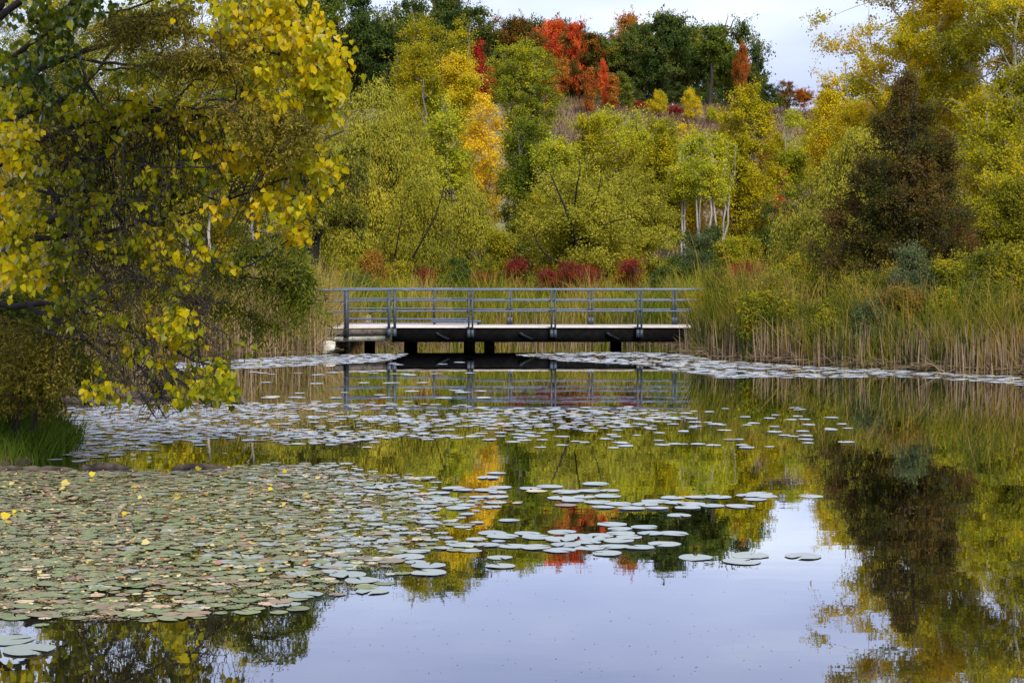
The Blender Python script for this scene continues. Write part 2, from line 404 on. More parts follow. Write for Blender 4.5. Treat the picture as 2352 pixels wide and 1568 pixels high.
def sample_env(rng, n, prof, hw, h0, h1, outer=.45, lump=.18, seed=0, flat=1.0, lobes=None):
    if lobes:
        k, rl, zl = lobes
        rg = np.random.default_rng(seed + 500)
        C = sample_env(rg, k, prof, hw * (1 - rl * .42), h0 + rl * zl * hw * .3, h1 - rl * zl * hw * .45, .45, .1, seed, flat)
        R_ = rl * hw * rg.uniform(.65, 1.3, k)
        j = rng.choice(k, n, p=R_ ** 2 / (R_ ** 2).sum())
        d_ = rdir(rng, n) * (rng.random(n) ** .42)[:, None] * R_[j][:, None] * np.array([1, 1, zl])
        T = C[j] + d_; T[:, 2] = np.maximum(T[:, 2], h0 * .5)
        f_ = rng.random(n) < .3
        T[f_] = sample_env(rng, int(f_.sum()), prof, hw, h0, h1, outer, lump, seed, flat) if f_.any() else T[f_]
        return T
    """points in a crown: prof = [(height fraction, radius fraction)]"""
    pf = np.array(prof); pts = []
    ph = np.random.default_rng(seed).random(6) * 6.28
    u = rng.random(n * 4); rr = np.interp(u, pf[:, 0], pf[:, 1])
    keep = rng.random(n * 4) < (rr ** 1.6 + .03) / (pf[:, 1].max() ** 1.6 + .03)
    u = u[keep][:n]
    while len(u) < n: u = np.concatenate([u, u])[:n]
    r = np.interp(u, pf[:, 0], pf[:, 1]) * hw
    a = rng.random(n) * 2 * np.pi
    z = h0 + (h1 - h0) * u
    lm_ = 1 + lump * (np.sin(3 * a + ph[0] + u * 5) * .5 + np.sin(5 * a + ph[1] - u * 9) * .35 + np.sin(u * 16 + ph[2] + 2 * a) * .4)
    rho = r * lm_ * rng.random(n) ** outer
    return np.stack([rho * np.cos(a), rho * np.sin(a) * flat, z], 1)

PROF = {
 'column': [(0, .35), (.12, .75), (.35, 1), (.65, .9), (.88, .6), (1, .12)],
 'oval': [(0, .35), (.2, .8), (.45, 1), (.75, .8), (.92, .45), (1, .1)],
 'round': [(0, .55), (.18, .9), (.45, 1), (.72, .85), (.9, .5), (1, .15)],
 'mound': [(0, .9), (.25, 1), (.5, .92), (.75, .68), (.92, .35), (1, .1)],
 'cone': [(0, .8), (.1, 1), (.25, .96), (.47, .78), (.68, .54), (.82, .33), (.92, .16), (1, .04)],
 'vase': [(0, .15), (.3, .55), (.6, .9), (.85, 1), (1, .5)],
}

def grow(rng, height_, hw, prof='oval', crown0=.2, trunk_r=.18, trunk_top=.9, n1=30, n2=180, n3=816, per=18, leaf=.12, lw=.75,
         up=.6, slope=1.2, droop=0., spread=.35, outer=.45, lump=.2, tpl=RHOMB, lean=(0, 0), stems=1, hang=.3, twig_r=.008, flat=1.0, lobes=None, clump=0., sag=0., rbase=.5, align=0., seed=0, nlimb=6):
    """returns (wood Acc, leaves Acc), tree base at the origin"""
    wood = Acc(); fol = Acc()
    H_ = height_; prof_ = PROF[prof] if isinstance(prof, str) else prof
    nodes = []; nr = []
    for s in range(stems):
        m = 12; t = np.linspace(0, 1, m)
        ang = rng.random() * 6.28 if stems > 1 else 0
        off = (0.25 * hw * rng.random() + .15 * hw) if stems > 1 else 0
        x = off * np.cos(ang) * t ** .8 + lean[0] * t + np.cumsum(rng.normal(0, .012 * H_, m)) * (t > 0)
        y = off * np.sin(ang) * t ** .8 + lean[1] * t + np.cumsum(rng.normal(0, .012 * H_, m)) * (t > 0)
        z = t * H_ * trunk_top * (1 - .12 * rng.random() * (stems > 1)) - .25
        p = np.stack([x, y, z], 1); r = trunk_r * (1 - t * .88) * (1 if stems == 1 else .75) + .006
        r[0] *= 1.35
        tubes(wood, p, r, 7)
        pi = np.stack([np.interp(np.linspace(0, 1, 30), t, p[:, k]) for k in range(3)], 1); ri = np.interp(np.linspace(0, 1, 30), t, r)
        keep = pi[:, 2] > crown0 * H_ * .55
        nodes.append(pi[keep]); nr.append(ri[keep])
    nodes = np.concatenate(nodes); nr = np.concatenate(nr)
    h0 = crown0 * H_
    allm = []
    for lev, (n, ms) in enumerate(((n1, 8), (n2, 6), (n3, 5))):
        if n == 0: continue
        T = sample_env(rng, n, prof_, hw * (.72, .92, 1.0)[lev], h0, H_ * (1 - .06 * (2 - lev)), outer, lump, seed, flat, lobes if lev else None)
        T[:, 0] += lean[0] * T[:, 2] / H_; T[:, 1] += lean[1] * T[:, 2] / H_
        if lev == 2 and clump > 0:
            # gather twigs round the ends of the branches: billowy, with gaps between
            ends = allm[-1][:, -1]
            pick = ends[rng.integers(0, len(ends), n)]
            dd = rng.normal(size=(n, 3)) * clump; dd[:, 2] = np.abs(dd[:, 2]) * .7 - .15 * clump
            T = pick + dd
        k = attach(rng, T, nodes, nr, up * (1, .5, .25)[lev], slope)
        A = nodes[k]; L_ = np.linalg.norm(T - A, axis=1)
        horiz = T - A; horiz[:, 2] = 0
        B = A + (T - A) * .5 + np.array([0, 0, 1]) * (L_ * (.18 + droop * .25))[:, None] * (1 if slope > 0.2 else -.3) + rng.normal(size=(n, 3)) * (L_ * .09)[:, None]
        C = T.copy()
        if lev == 2 and sag > 0:
            C[:, 2] -= sag * (0.5 + rng.random(n)) ; B[:, 2] += sag * .25; 
        pth = bez(A, B, C, ms)
        r0 = np.minimum(nr[k] * .62, .006 + L_ * (.028, .018, .009)[lev])
        r0 = np.maximum(r0, twig_r)
        tt = np.linspace(0, 1, ms)
        rad = r0[:, None] * (1 - .8 * tt[None]) + twig_r * .35
        tubes(wood, pth, rad, (6, 4, 3)[lev])
        allm.append(pth)
        if lev < 2:
            t_i = np.linspace(0, 1, 10)
            ii = np.stack([[np.interp(t_i, tt, pth[q_, :, c]) for c in range(3)] for q_ in range(n)]).transpose(0, 2, 1)
            ri = r0[:, None] * (1 - .8 * t_i[None]) + twig_r
            nodes = np.concatenate([nodes, ii[:, 2:].reshape(-1, 3)]); nr = np.concatenate([nr, ri[:, 2:].ravel()])
    tw = allm[-1]; n = len(tw)
    t = rng.random((n, per)) ** .7
    t = .15 + .85 * t
    fi = t * (tw.shape[1] - 1); i0 = np.minimum(fi.astype(int), tw.shape[1] - 2); fr = (fi - i0)[..., None]
    ar = np.arange(n)[:, None]
    p = tw[ar, i0] * (1 - fr) + tw[ar, i0 + 1] * fr
    tan = unit(tw[ar, i0 + 1] - tw[ar, i0]).reshape(-1, 3)
    p = p.reshape(-1, 3); N_ = len(p)
    p = p + rng.normal(size=(N_, 3)) * spread * leaf * 2
    ax = rdir(rng, N_); ax[:, 2] -= hang
    ax = ax * (1 - align) + tan * align * 1.4
    cen = np.array([lean[0] * .6, lean[1] * .6, (h0 + H_) * .5]); outw = (p - cen) / np.array([hw, hw, (H_ - h0) * .5 + .01]); outw = unit(outw)
    nm = rdir(rng, N_) * .65 + outw * .6; nm[:, 2] += .35
    tb = rng.normal(0, .13, n)
    rv = np.clip(.5 + np.repeat(tb, per) + rng.normal(0, .10, N_), 0, 1)
    sz = leaf * rng.uniform(.7, 1.3, N_)
    leaves(fol, tpl, p, ax, nm, sz, sz * lw, rv)
    return wood, fol

SP = {
 'poplar': dict(lobes=(30, .32, 2.2), prof='column', crown0=.16, trunk_r=.16, trunk_top=.95, n1=34, n2=150, n3=820, per=18, leaf=.15, up=1.1, slope=1.9, clump=.48, lump=.45, outer=.5),
 'aspen': dict(lobes=(9, .45, 1.2), prof='oval', crown0=.45, trunk_r=.11, trunk_top=.95, n1=24, n2=110, n3=600, per=16, leaf=.14, up=1.0, slope=1.4, clump=.38, lump=.3),
 'oak': dict(lobes=(13, .36, .75), prof='round', crown0=.22, trunk_r=.22, trunk_top=.6, n1=18, n2=120, n3=900, per=24, leaf=.22, up=.5, slope=.8, clump=.8, lump=.4, outer=.3, twig_r=.012),
 'willow': dict(lobes=(26, .32, .8), prof='mound', crown0=.12, trunk_r=.26, trunk_top=.4, n1=22, n2=200, n3=1564, per=20, leaf=.20, lw=.26, up=.5, slope=1.0, sag=.55, outer=.35, hang=.9, align=.55, droop=.6, lump=.42, spread=.25),
 'olive': dict(lobes=(24, .31, .8), prof='round', crown0=.15, trunk_r=.17, trunk_top=.35, n1=20, n2=170, n3=1020, per=20, leaf=.13, lw=.45, up=.6, slope=1.0, clump=.5, outer=.42, lump=.45, stems=2),
 'cedar': dict(lobes=(150, .11, .7), prof='cone', crown0=.08, trunk_r=.2, trunk_top=.97, n1=50, n2=320, n3=1768, per=22, leaf=.11, lw=.45, up=.5, slope=.5, clump=0, outer=.42, lump=.34, align=.4, hang=0),
 'bush': dict(lobes=(8, .42, .9), prof='mound', crown0=.06, trunk_r=.04, trunk_top=.4, n1=14, n2=90, n3=520, per=18, leaf=.10, lw=.5, up=.5, slope=1.2, clump=.2, stems=3, outer=.45, lump=.55, twig_r=.005),
 'sumac': dict(lobes=(7, .4, .6), prof='vase', crown0=.35, trunk_r=.035, trunk_top=.6, n1=8, n2=34, n3=150, per=22, leaf=.13, lw=.3, up=.6, slope=1.0, clump=.2, stems=3, outer=.5, hang=1.0, align=.3, twig_r=.005),
 'sapling': dict(lobes=(8, .5, 1.5), prof='column', crown0=.08, trunk_r=.06, trunk_top=.95, n1=20, n2=90, n3=420, per=16, leaf=.16, up=1.0, slope=1.4, clump=.3, lump=.3),
}
BARKS = {'poplar': BARK_GREY, 'aspen': BARK_PALE, 'oak': BARK_DARK, 'willow': BARK_DARK, 'olive': BARK_DARK, 'cedar': BARK_DARK, 'bush': BARK_TWIG, 'sumac': BARK_TWIG, 'sapling': BARK_GREY}

def resample(p, n):
    p = np.asarray(p, float); d = np.concatenate([[0], np.cumsum(np.linalg.norm(np.diff(p, axis=0), axis=1))]); t = np.linspace(0, d[-1], n)
    q_ = np.stack([np.interp(t, d, p[:, c]) for c in range(p.shape[1])], 1)
    for _ in range(2): q_[1:-1] = (q_[:-2] + 2 * q_[1:-1] + q_[2:]) / 4
    return q_

def plant(name, label, cat, px, Y, top, hwpx, kind, mat, group=None, seed=1, bark=None, base=None, limbs=(), **kw):
    """px = column of the trunk, top = row of the crown's top, hwpx = half width of the crown, at distance Y"""
    x = (px - CX) / F * Y
    z = hz(x, Y) if base is None else base
    ztop = H + (YH - top) / F * Y
    h = ztop - z; hw = hwpx / F * Y
    prm = dict(SP[kind]); prm.update(kw)
    prm['leaf'] *= .74; prm['per'] = int(prm['per'] * 1.5); prm['spread'] = .55
    rng = np.random.default_rng(seed * 7919 + 13)
    w, f = grow(rng, h, hw, seed=seed, **prm)
    e = empty(name, (x, Y, z), label, cat, group)
    for pts, ra, rb, dy in limbs:
        q_ = resample(pts, 12); tubes(w, PA(q_, Y + np.linspace(0, 1, 12) ** .6 * dy) - np.array([x, Y, z]), np.linspace(ra, rb, 12) * Y / F, 7)
    shrubby = kind in ('bush', 'sumac')
    link('stems' if shrubby else 'trunk', w.mesh('wood', smooth=True), bark or BARKS[kind], e)
    link('foliage' if shrubby else 'crown', f.mesh('leaves'), MATS[mat], e)
    return e

# prototypes shared by far trees
PROTO = {}
def proto(kind, k):
    key = (kind, k)
    if key not in PROTO:
        rng = np.random.default_rng((ord(kind[0]) * 131 + len(kind) * 17 + k))
        h, hw = {'oak': (12, 4.2), 'aspen': (10, 1.6), 'poplar': (13, 2.0), 'sapling': (5, 1.0), 'bush': (2.2, 1.6), 'olive': (7, 2.8), 'sumac': (1.8, 1.0)}[kind]
        w, f = grow(rng, h, hw, seed=k + 3, **SP[kind])
        PROTO[key] = (w.mesh('wood', smooth=True), f.mesh('leaves'), h, hw)
    return PROTO[key]

def far(name, label, cat, px, Y, top, hwpx, kind, mat, k=0, group=None, rot=0, bark=None):
    x = (px - CX) / F * Y; z = hz(x, Y)
    ztop = H + (YH - top) / F * Y
    w, f, h, hw = proto(kind, k)
    e = empty(name, (x, Y, z), label, cat, group)
    s = (ztop - z) / h; sx = (hwpx / F * Y) / hw
    e.scale = (sx, sx, s); e.rotation_euler = (0, 0, rot)
    shrubby = kind in ('bush', 'sumac')
    for nm, me, mt in (('stems' if shrubby else 'trunk', w, bark or BARKS[kind]), ('foliage' if shrubby else 'crown', f, MATS[mat])):
        if len(me.materials) == 0: me.materials.append(None)
        o = bpy.data.objects.new(nm, me); COL.objects.link(o); o.parent = e
        o.material_slots[0].link = 'OBJECT'; o.material_slots[0].material = mt
    return e

# ---- the wood on top of the hill: (px, Y, top row, half width px, material, prototype, label)
GW = 'trees of the wood on the hilltop'
hill = [
 (590, 205, -60, 75, 'oak', 0, 'dark green hilltop tree glimpsed behind the overhanging yellow leaves, leftmost of the wood'),
 (690, 200, -50, 80, 'oak_light', 1, 'mid green hilltop tree behind the upper tips of the yellow heart-shaped leaves'),
 (790, 204, -45, 75, 'oak', 2, 'dark green hilltop tree just right of the near yellow foliage'),
 (870, 200, -30, 72, 'oak', 3, 'deep green broad tree above the big round willow'),
 (930, 208, -20, 60, 'oak', 0, 'dark tree behind the tall yellow-topped poplar'),
 (1010, 206, -20, 62, 'oak', 1, 'dark green tree between the two tops of the yellow poplars'),
 (1075, 202, -8, 62, 'oak', 2, 'dark green tree directly above the crimson maple on the hill'),
 (1140, 208, 0, 58, 'oak_brown', 3, 'russet brown tree between the dark green tree and the scarlet maple'),
 (1195, 203, 38, 50, 'oak_brown', 1, 'low rusty brown crown tucked left of the scarlet maple'),
 (1262, 206, 32, 44, 'maple_red', 0, 'scarlet maple glowing on the skyline of the hill'),
 (1322, 200.5, 30, 26, 'maple_red', 2, 'thin bright red maple top on the skyline right of the scarlet maple'),
 (1335, 201, 55, 50, 'oak_brown', 2, 'bronze and orange tree under the thin red maple top'),
 (1395, 204, 35, 58, 'oak_light', 3, 'olive green tree with bronze leaves right of the red maples'),
 (1450, 212, 30, 40, 'maple_orange', 1, 'small orange crown peeping over the green skyline'),
 (1462, 203, 42, 50, 'oak', 0, 'rounded green tree below the small orange crown on the skyline'),
 (1520, 202, 26, 62, 'oak', 1, 'big green tree forming the highest rounded crown of the wood'),
 (1585, 205, 50, 50, 'oak', 3, 'green tree between the highest rounded crown and the dead-topped tree'),
 (1575, 214, 34, 50, 'oak_light', 2, 'lighter green crown rising behind the rounded crowns of the wood'),
]
for i, (px, Y, top, hw, mt, k, lb) in enumerate(hill):
    far('broadleaf_tree', lb, 'tree', px, Y, top, hw * 1.28, 'oak', mt, k, GW, rot=i * 1.3)
# back row closes the gaps under the crowns
for i in range(15):
    px = 560 + i * 80
    far('broadleaf_tree', 'dark tree deep inside the hilltop wood, behind its front row of crowns', 'tree', px, 224 + (i % 3) * 5, 44 + 16 * math.sin(i * 2.1), 80, 'oak', 'oak', i % 4, 'inner trees of the hilltop wood', rot=i * 2.2)
# bushes at the foot of the wood
for i in range(17):
    px = 700 + i * 58
    far('bush', 'dark bush in the shade at the foot of the hilltop wood', 'bush', px, 198 + (i % 3) * 3, 196 + 10 * math.sin(i * 1.7), 48, 'bush', 'oak', i % 2, 'bushes under the hilltop wood', rot=i)
for px, Y, top, hw, kind, mt, k, lb in [
 (1704, 202, 98, 20, 'oak', 'maple_orange', 1, 'orange-red maple at the right end of the wood'),
 (1672, 206, 70, 34, 'oak', 'oak_light', 3, 'thin green tree behind the dead-topped tree'),
 (1738, 205, 92, 20, 'sapling', 'oak', 0, 'slender dark green tree standing alone against the sky'),
 (1768, 202, 190, 34, 'oak', 'oak', 0, 'low dark green crown at the downhill end of the wood'),
 (1806, 204, 178, 26, 'oak', 'oak_brown', 2, 'small open bronze tree on the skyline right of the wood'),
 (1845, 206, 186, 26, 'oak', 'maple_orange', 3, 'small orange-tipped tree lowest on the skyline'),
 (1900, 206, 190, 30, 'oak', 'oak_brown', 0, 'brown tree on the skyline behind the golden poplar'),
 (1960, 204, 180, 40, 'oak', 'oak_light', 1, 'green tree on the slope behind the dark cedar'),
 (2040, 204, 190, 44, 'oak', 'oak_light', 2, 'green hillside tree behind the top of the dark cedar'),
 (2130, 204, 190, 48, 'oak', 'oak', 3, 'dark hillside tree seen through the right-hand poplar'),
 (2220, 204, 180, 48, 'oak', 'oak_light', 0, 'hillside tree seen low through the right-hand poplar'),
 (2320, 204, 180, 55, 'oak', 'oak', 1, 'hillside tree at the right edge behind the poplar'),
]:
    far('broadleaf_tree', lb, 'tree', px, Y, top, hw, kind, mt, k, 'trees at the right end of the hilltop', rot=px)
for px, Y, top, hw, mt, k, lb in [
 (1290, 190, 128, 18, 'maple_orange', 0, 'orange and green young maple at the left of the grassy slope'),
 (1098, 186, 88, 20, 'crimson', 1, 'dark crimson young maple between the two big poplars'),
 (1120, 188, 150, 22, 'maple_orange', 0, 'rust red young maple beside the crimson one'),
 (1355, 178, 152, 17, 'maple_orange', 1, 'orange-red bushy maple on the slope, left of the red spire'),
 (1388, 181, 132, 11, 'maple_red', 0, 'thin red spire-shaped maple on the slope'),
 (1408, 179, 168, 16, 'maple_orange', 1, 'red maple just right of the thin spire'),
 (1432, 182, 162, 20, 'oak_light', 0, 'olive and orange young tree right of the red maples on the slope'),
 (1262, 184, 150, 22, 'maple_orange', 0, 'red maple leaves half hidden behind the tall green poplar'),
]:
    far('young_maple', lb, 'tree', px, Y, top, hw, 'sapling', mt, k, 'young maples on the slope', rot=px)
for px, Y, top, hw, mt, k, lb in [
 (1510, 180, 208, 26, 'yellow_tree', 0, 'smaller of two bright yellow bushes on the brown slope'),
 (1590, 182, 206, 32, 'yellow_tree', 1, 'larger bright yellow bush on the brown slope'),
 (1640, 180, 244, 24, 'poplar_lime', 0, 'fresh green bush right of the yellow bushes on the slope'),
 (1552, 184, 244, 26, 'crimson', 1, 'purple-brown low bush between the two yellow bushes'),
 (1460, 184, 232, 34, 'crimson', 0, 'low mauve bush at the top left of the brown slope'),
]:
    far('bush', lb, 'bush', px, Y, top, hw, 'bush', mt, k, 'bushes on the brown slope', rot=px)
for i in range(9):
    far('bush', 'low brownish scrub bush on the lower slope', 'bush', 1300 + i * 58 + (i % 2) * 12, 150 + (i * 7) % 16, 322 + 9 * math.sin(i * 2), 34, 'bush', ['oak_brown', 'shrub_yg', 'crimson'][i % 3], i % 2, 'scrub on the lower slope', rot=i)

# ---- dead-topped tree with bare branches
def dead_top():
    Y = 198; px = 1636; x = (px - CX) / F * Y; z = hz(x, Y)
    e = empty('broadleaf_tree', (x, Y, z), 'tall dead-topped tree with a bare trunk and bare branches reaching right against the sky', 'tree', GW)
    rng = np.random.default_rng(5)
    w, f = grow(rng, H + (YH - 40) / F * Y - z, 1.9, 'oval', crown0=.5, trunk_r=.26, trunk_top=.95, n1=14, n2=60, n3=330, per=14, leaf=.28, up=.7, slope=1.0, clump=.5, lump=.3, outer=.5, twig_r=.02)
    B = [[(1636, 130), (1655, 100), (1668, 84), (1690, 78), (1702, 68)], [(1655, 100), (1664, 74), (1668, 52), (1672, 40), (1672, 30)], [(1662, 88), (1680, 60), (1684, 48), (1690, 42), (1694, 36)], [(1650, 104), (1655, 80), (1655, 66), (1652, 55), (1650, 45)]]
    for b in B: tubes(w, PA(b, Y) - np.array([x, Y, z]), np.linspace(.10, .02, 5), 5)
    link('trunk', w.mesh('wood', smooth=True), BARK_DARK, e); link('crown', f.mesh('leaves'), MATS['oak_light'], e)
dead_top()
print('hill', round(time.time() - T0, 1))

# ---- mid-distance trees
plant('poplar_tree', 'tallest poplar with a yellow-green crown running off the top edge above the round willow', 'tree', 965, 112, -26, 58, 'poplar', 'poplar_yg', seed=2, lobes=None, n3=1020, crown0=.3, n1=40)
plant('poplar_tree', 'slim poplar with a leaning olive top right of the tallest poplar', 'tree', 1030, 113, 14, 34, 'poplar', 'poplar_yg', seed=3, lobes=None, lean=(.9, 0), n3=900, crown0=.3)
plant('poplar_tree', 'bright yellow leafy poplar crown on pale bare stems between the tall poplars and crimson maple', 'tree', 1050, 108, 84, 48, 'aspen', 'yellow_tree', seed=4, crown0=.42, n3=900)
plant('poplar_tree', 'thin dark-leaved poplar spire left of the tallest poplar', 'tree', 926, 114, 68, 17, 'poplar', 'poplar_yg', seed=5, lobes=None, n3=500, n1=20, n2=80)
plant('poplar_tree', 'small yellow-tipped poplar at the left foot of the tallest poplar', 'tree', 945, 106, 150, 44, 'poplar', 'poplar_yg', seed=6)
plant('poplar_tree', 'yellow-green young poplar behind the upper right side of the round willow', 'tree', 1025, 98, 205, 62, 'poplar', 'poplar_lime', seed=7, n3=1020)
plant('aspen_tree', 'golden yellow aspen, the brightest tree in the middle of the view', 'tree', 1112, 104, 200, 58, 'aspen', 'aspen_gold', seed=8, lobes=None, lump=.4, crown0=.22, n3=850, per=13, leaf=.16)
plant('poplar_tree', 'tall broad green poplar with pale stems right of the golden aspen', 'tree', 1205, 118, 66, 84, 'poplar', 'poplar_green2', seed=9, lobes=None, stems=4, n1=60, n2=320, n3=1768, trunk_r=.14, crown0=.25, prof=[(0, .3), (.3, .6), (.55, .9), (.8, 1), (.94, .8), (1, .45)], lump=.25)
plant('poplar_tree', 'dark olive-green poplar below the tall broad poplar, beside the golden aspen', 'tree', 1200, 98, 255, 58, 'poplar', 'poplar_green', seed=10, lobes=None, n3=1020)
plant('poplar_tree', 'yellow-green poplar with a loose top right of the dark olive-green poplar', 'tree', 1275, 96, 262, 60, 'poplar', 'poplar_lime', seed=11, n3=884)
for px, top, hw, mt, sd, lb in [
 (1345, 222, 38, 'poplar_yg', 12, 'green poplar spire left of the lime poplars in front of the slope'),
 (1400, 236, 36, 'poplar_lime', 13, 'lime green poplar in front of the slope under the red maples'),
 (1462, 232, 42, 'poplar_lime', 14, 'broad-topped lime poplar in front of the middle of the slope'),
 (1520, 258, 40, 'poplar_yg', 15, 'yellow-green poplar below the smaller yellow bush'),
 (1572, 266, 36, 'yellow_tree', 16, 'yellow-topped poplar left of the white-stemmed aspens'),
 (1430, 300, 60, 'olive', 17, 'olive green crown behind the upper right of the round pond-side tree')]:
    plant('poplar_tree', lb, 'tree', px, 96 + sd % 5 * 2, top, hw, 'poplar', mt, group='poplars below the slope', seed=sd, n3=800, prof=[(0, .5), (.3, .9), (.6, 1), (.85, .85), (1, .4)])
plant('willow_tree', 'large rounded yellow-green willow right of the near foliage', 'tree', 862, 79, 158, 158, 'willow', 'willow', seed=20, n3=4800, n2=380, n1=34, crown0=.2)
plant('willow_tree', 'smaller willow with leaning stems at the right foot of the large willow', 'tree', 960, 72, 385, 92, 'willow', 'willow_dark', seed=21, n3=1496, leaf=.16, trunk_r=.12, stems=3,
      limbs=[([(888, 700), (893, 666), (903, 610), (910, 570), (918, 530), (925, 480)], 3, 1, -3), ([(915, 680), (939, 606), (967, 556), (993, 514), (1010, 470), (1020, 430)], 3.4, 1, -3)])
plant('willow_tree', 'olive willow behind the bridge under the golden aspen', 'tree', 1085, 80, 400, 84, 'willow', 'willow', seed=22, n3=1292, leaf=.17, stems=2, trunk_r=.12)
plant('pond_side_tree', 'round yellow-green tree with dark forking limbs in the centre above the bridge', 'tree', 1338, 70, 340, 128, 'olive', 'willow', seed=23, n3=2448, n2=300, n1=26, trunk_r=.17, trunk_top=.45, crown0=.12, clump=.48, per=20,
      limbs=[([(1339, 690), (1340, 620), (1338, 575), (1322, 545), (1308, 520), (1309, 487), (1290, 464), (1277, 427), (1262, 395)], 7, 1.2, -2.6), ([(1338, 600), (1300, 612), (1262, 592), (1240, 572), (1228, 545), (1222, 520)], 4, 1, -2.4),
             ([(1309, 490), (1325, 460), (1322, 430), (1335, 395), (1330, 365)], 2.6, .8, -2.6), ([(1339, 590), (1356, 545), (1378, 520), (1412, 506), (1445, 500)], 4.5, 1, -2.6), ([(1338, 575), (1330, 545), (1345, 500), (1372, 455), (1380, 410)], 3.5, .8, -2.6), ([(1290, 464), (1262, 455), (1245, 430)], 2, .7, -2.6)])
plant('pond_side_tree', 'yellow-green bushy tree right of the tree with forking limbs', 'tree', 1465, 76, 372, 92, 'olive', 'willow', seed=24, n3=1632, clump=.36)
plant('pond_side_tree', 'green bushy tree left of the tree with forking limbs', 'tree', 1235, 78, 420, 60, 'olive', 'olive', seed=25, n3=952, clump=.34)
plant('poplar_tree', 'broad olive-gold column-shaped poplar rising over the right end of the slope', 'tree', 1712, 98, 170, 84, 'poplar', 'column', seed=26, n1=60, n2=340, n3=2040, crown0=.06, stems=2, prof=[(0, .7), (.2, .95), (.5, 1), (.75, .88), (.9, .6), (1, .2)], lump=.16, outer=.4, lobes=None, clump=.3)
for i, (px, Y, top, hw) in enumerate([(1568, 92, 306, 26), (1600, 94, 292, 24), (1630, 91, 285, 26), (1655, 95, 290, 22)]):
    plant('aspen_tree', ['white-stemmed aspen with sparse leaves, leftmost of the four left of the olive-gold column', 'second white-stemmed aspen from the left beside the olive-gold column', 'third white-stemmed aspen, with a forked stem, beside the olive-gold column', 'white-stemmed aspen touching the left side of the olive-gold column'][i], 'tree', px, Y, top, hw, 'aspen', 'poplar_lime', group='white-stemmed aspens', seed=30 + i, crown0=.5, n3=240, n2=70, trunk_r=.12, stems=2)
for i, (px, Y, top, hw, mt) in enumerate([(1788, 116, 268, 22, 'poplar_yg'), (1822, 114, 232, 30, 'poplar_lime'), (1858, 118, 262, 28, 'poplar_yg'), (1893, 112, 240, 32, 'poplar_lime'), (1930, 116, 236, 34, 'poplar_yg'), (1968, 110, 225, 36, 'poplar_lime')]):
    plant('aspen_tree', ['slim aspen just right of the olive-gold column', 'lime-topped aspen, tallest just right of the olive-gold column', 'yellow-green aspen with bare grey stem below the skyline notch', 'lime aspen under the golden-topped poplar', 'dense aspen between the golden-topped poplar and the pale willow', 'aspen directly behind the pale willow and left of the dark cedar'][i], 'tree', px, Y, top, hw, 'aspen', mt, group='aspens left of the dark cedar', seed=40 + i, crown0=.38, n3=560)
plant('poplar_tree', 'golden-topped poplar against the sky left of the great right-hand poplar', 'tree', 1912, 104, 106, 44, 'poplar', 'yellow_tree', seed=47, crown0=.3)
plant('poplar_tree', 'yellow-green poplar between the golden-topped poplar and the dark cedar', 'tree', 1985, 98, 190, 70, 'poplar', 'poplar_yg', seed=48, n3=1088)
plant('young_maple', 'slim red maple sapling among the aspen stems', 'tree', 1796, 106, 366, 13, 'sapling', 'maple_red', seed=49, n3=160, n2=40)
plant('willow_tree', 'pale feathery willow leaning left out of the dark cedar', 'tree', 1930, 62, 285, 125, 'willow', 'willow', seed=50, n3=2856, n2=330, leaf=.15, prof='round', lean=(.9, 0), crown0=.05)
plant('willow_tree', 'low pale willow at the left foot of the feathery willow', 'tree', 1830, 66, 425, 85, 'willow', 'willow', seed=51, n3=1224, leaf=.15, crown0=.05)
plant('cedar_tree', 'dark brown-green cone-shaped cedar at the right', 'tree', 2080, 46.0, 158, 200, 'cedar', 'cedar', seed=52, n1=70, n2=520, n3=5600, leaf=.10, per=20, outer=.33)
plant('cedar_tree', 'small dark cedar top seen through the poplar, just right of the big cedar tip', 'tree', 2112, 66, 142, 52, 'cedar', 'cedar', seed=53, n3=816)
plant('cottonwood_tree', 'great golden-green cottonwood running off the top edge at the right', 'tree', 2165, 68, -330, 300, 'poplar', 'poplar_gold', seed=54, n1=50, n2=460, n3=5200, per=18, leaf=.125, lobes=(44, .18, .9), trunk_r=.2, stems=3, prof='round', crown0=.28, clump=.42, up=.7, slope=1.1, outer=.5, bark=BARK_PALE)
plant('cottonwood_tree', 'greener cottonwood at the right edge of the view', 'tree', 2370, 62, -300, 230, 'poplar', 'poplar_yg', seed=55, n1=46, n2=380, n3=3700, per=18, leaf=.12, lobes=(36, .2, .9), trunk_r=.2, stems=2, prof='round', crown0=.12, clump=.4, up=.7, slope=1.1, bark=BARK_PALE)
plant('poplar_tree', 'yellow-green poplar with dense low branches right of the dark cedar', 'tree', 2270, 56, 215, 120, 'poplar', 'poplar_yg', seed=56, n1=40, n2=300, n3=2040, leaf=.11, prof='oval', crown0=.05, clump=.32)
plant('pond_side_tree', 'olive feathery bush-like tree at the right foot of the dark cedar', 'tree', 2190, 48, 395, 95, 'olive', 'olive', seed=57, n3=1360, leaf=.10, clump=.28, crown0=.04)
plant('pond_side_tree', 'yellow-olive bushy tree at the right edge behind the reeds', 'tree', 2330, 48, 400, 100, 'olive', 'olive', seed=58, n3=1496, leaf=.10, clump=.28, crown0=.04)
print('mid', round(time.time() - T0, 1))

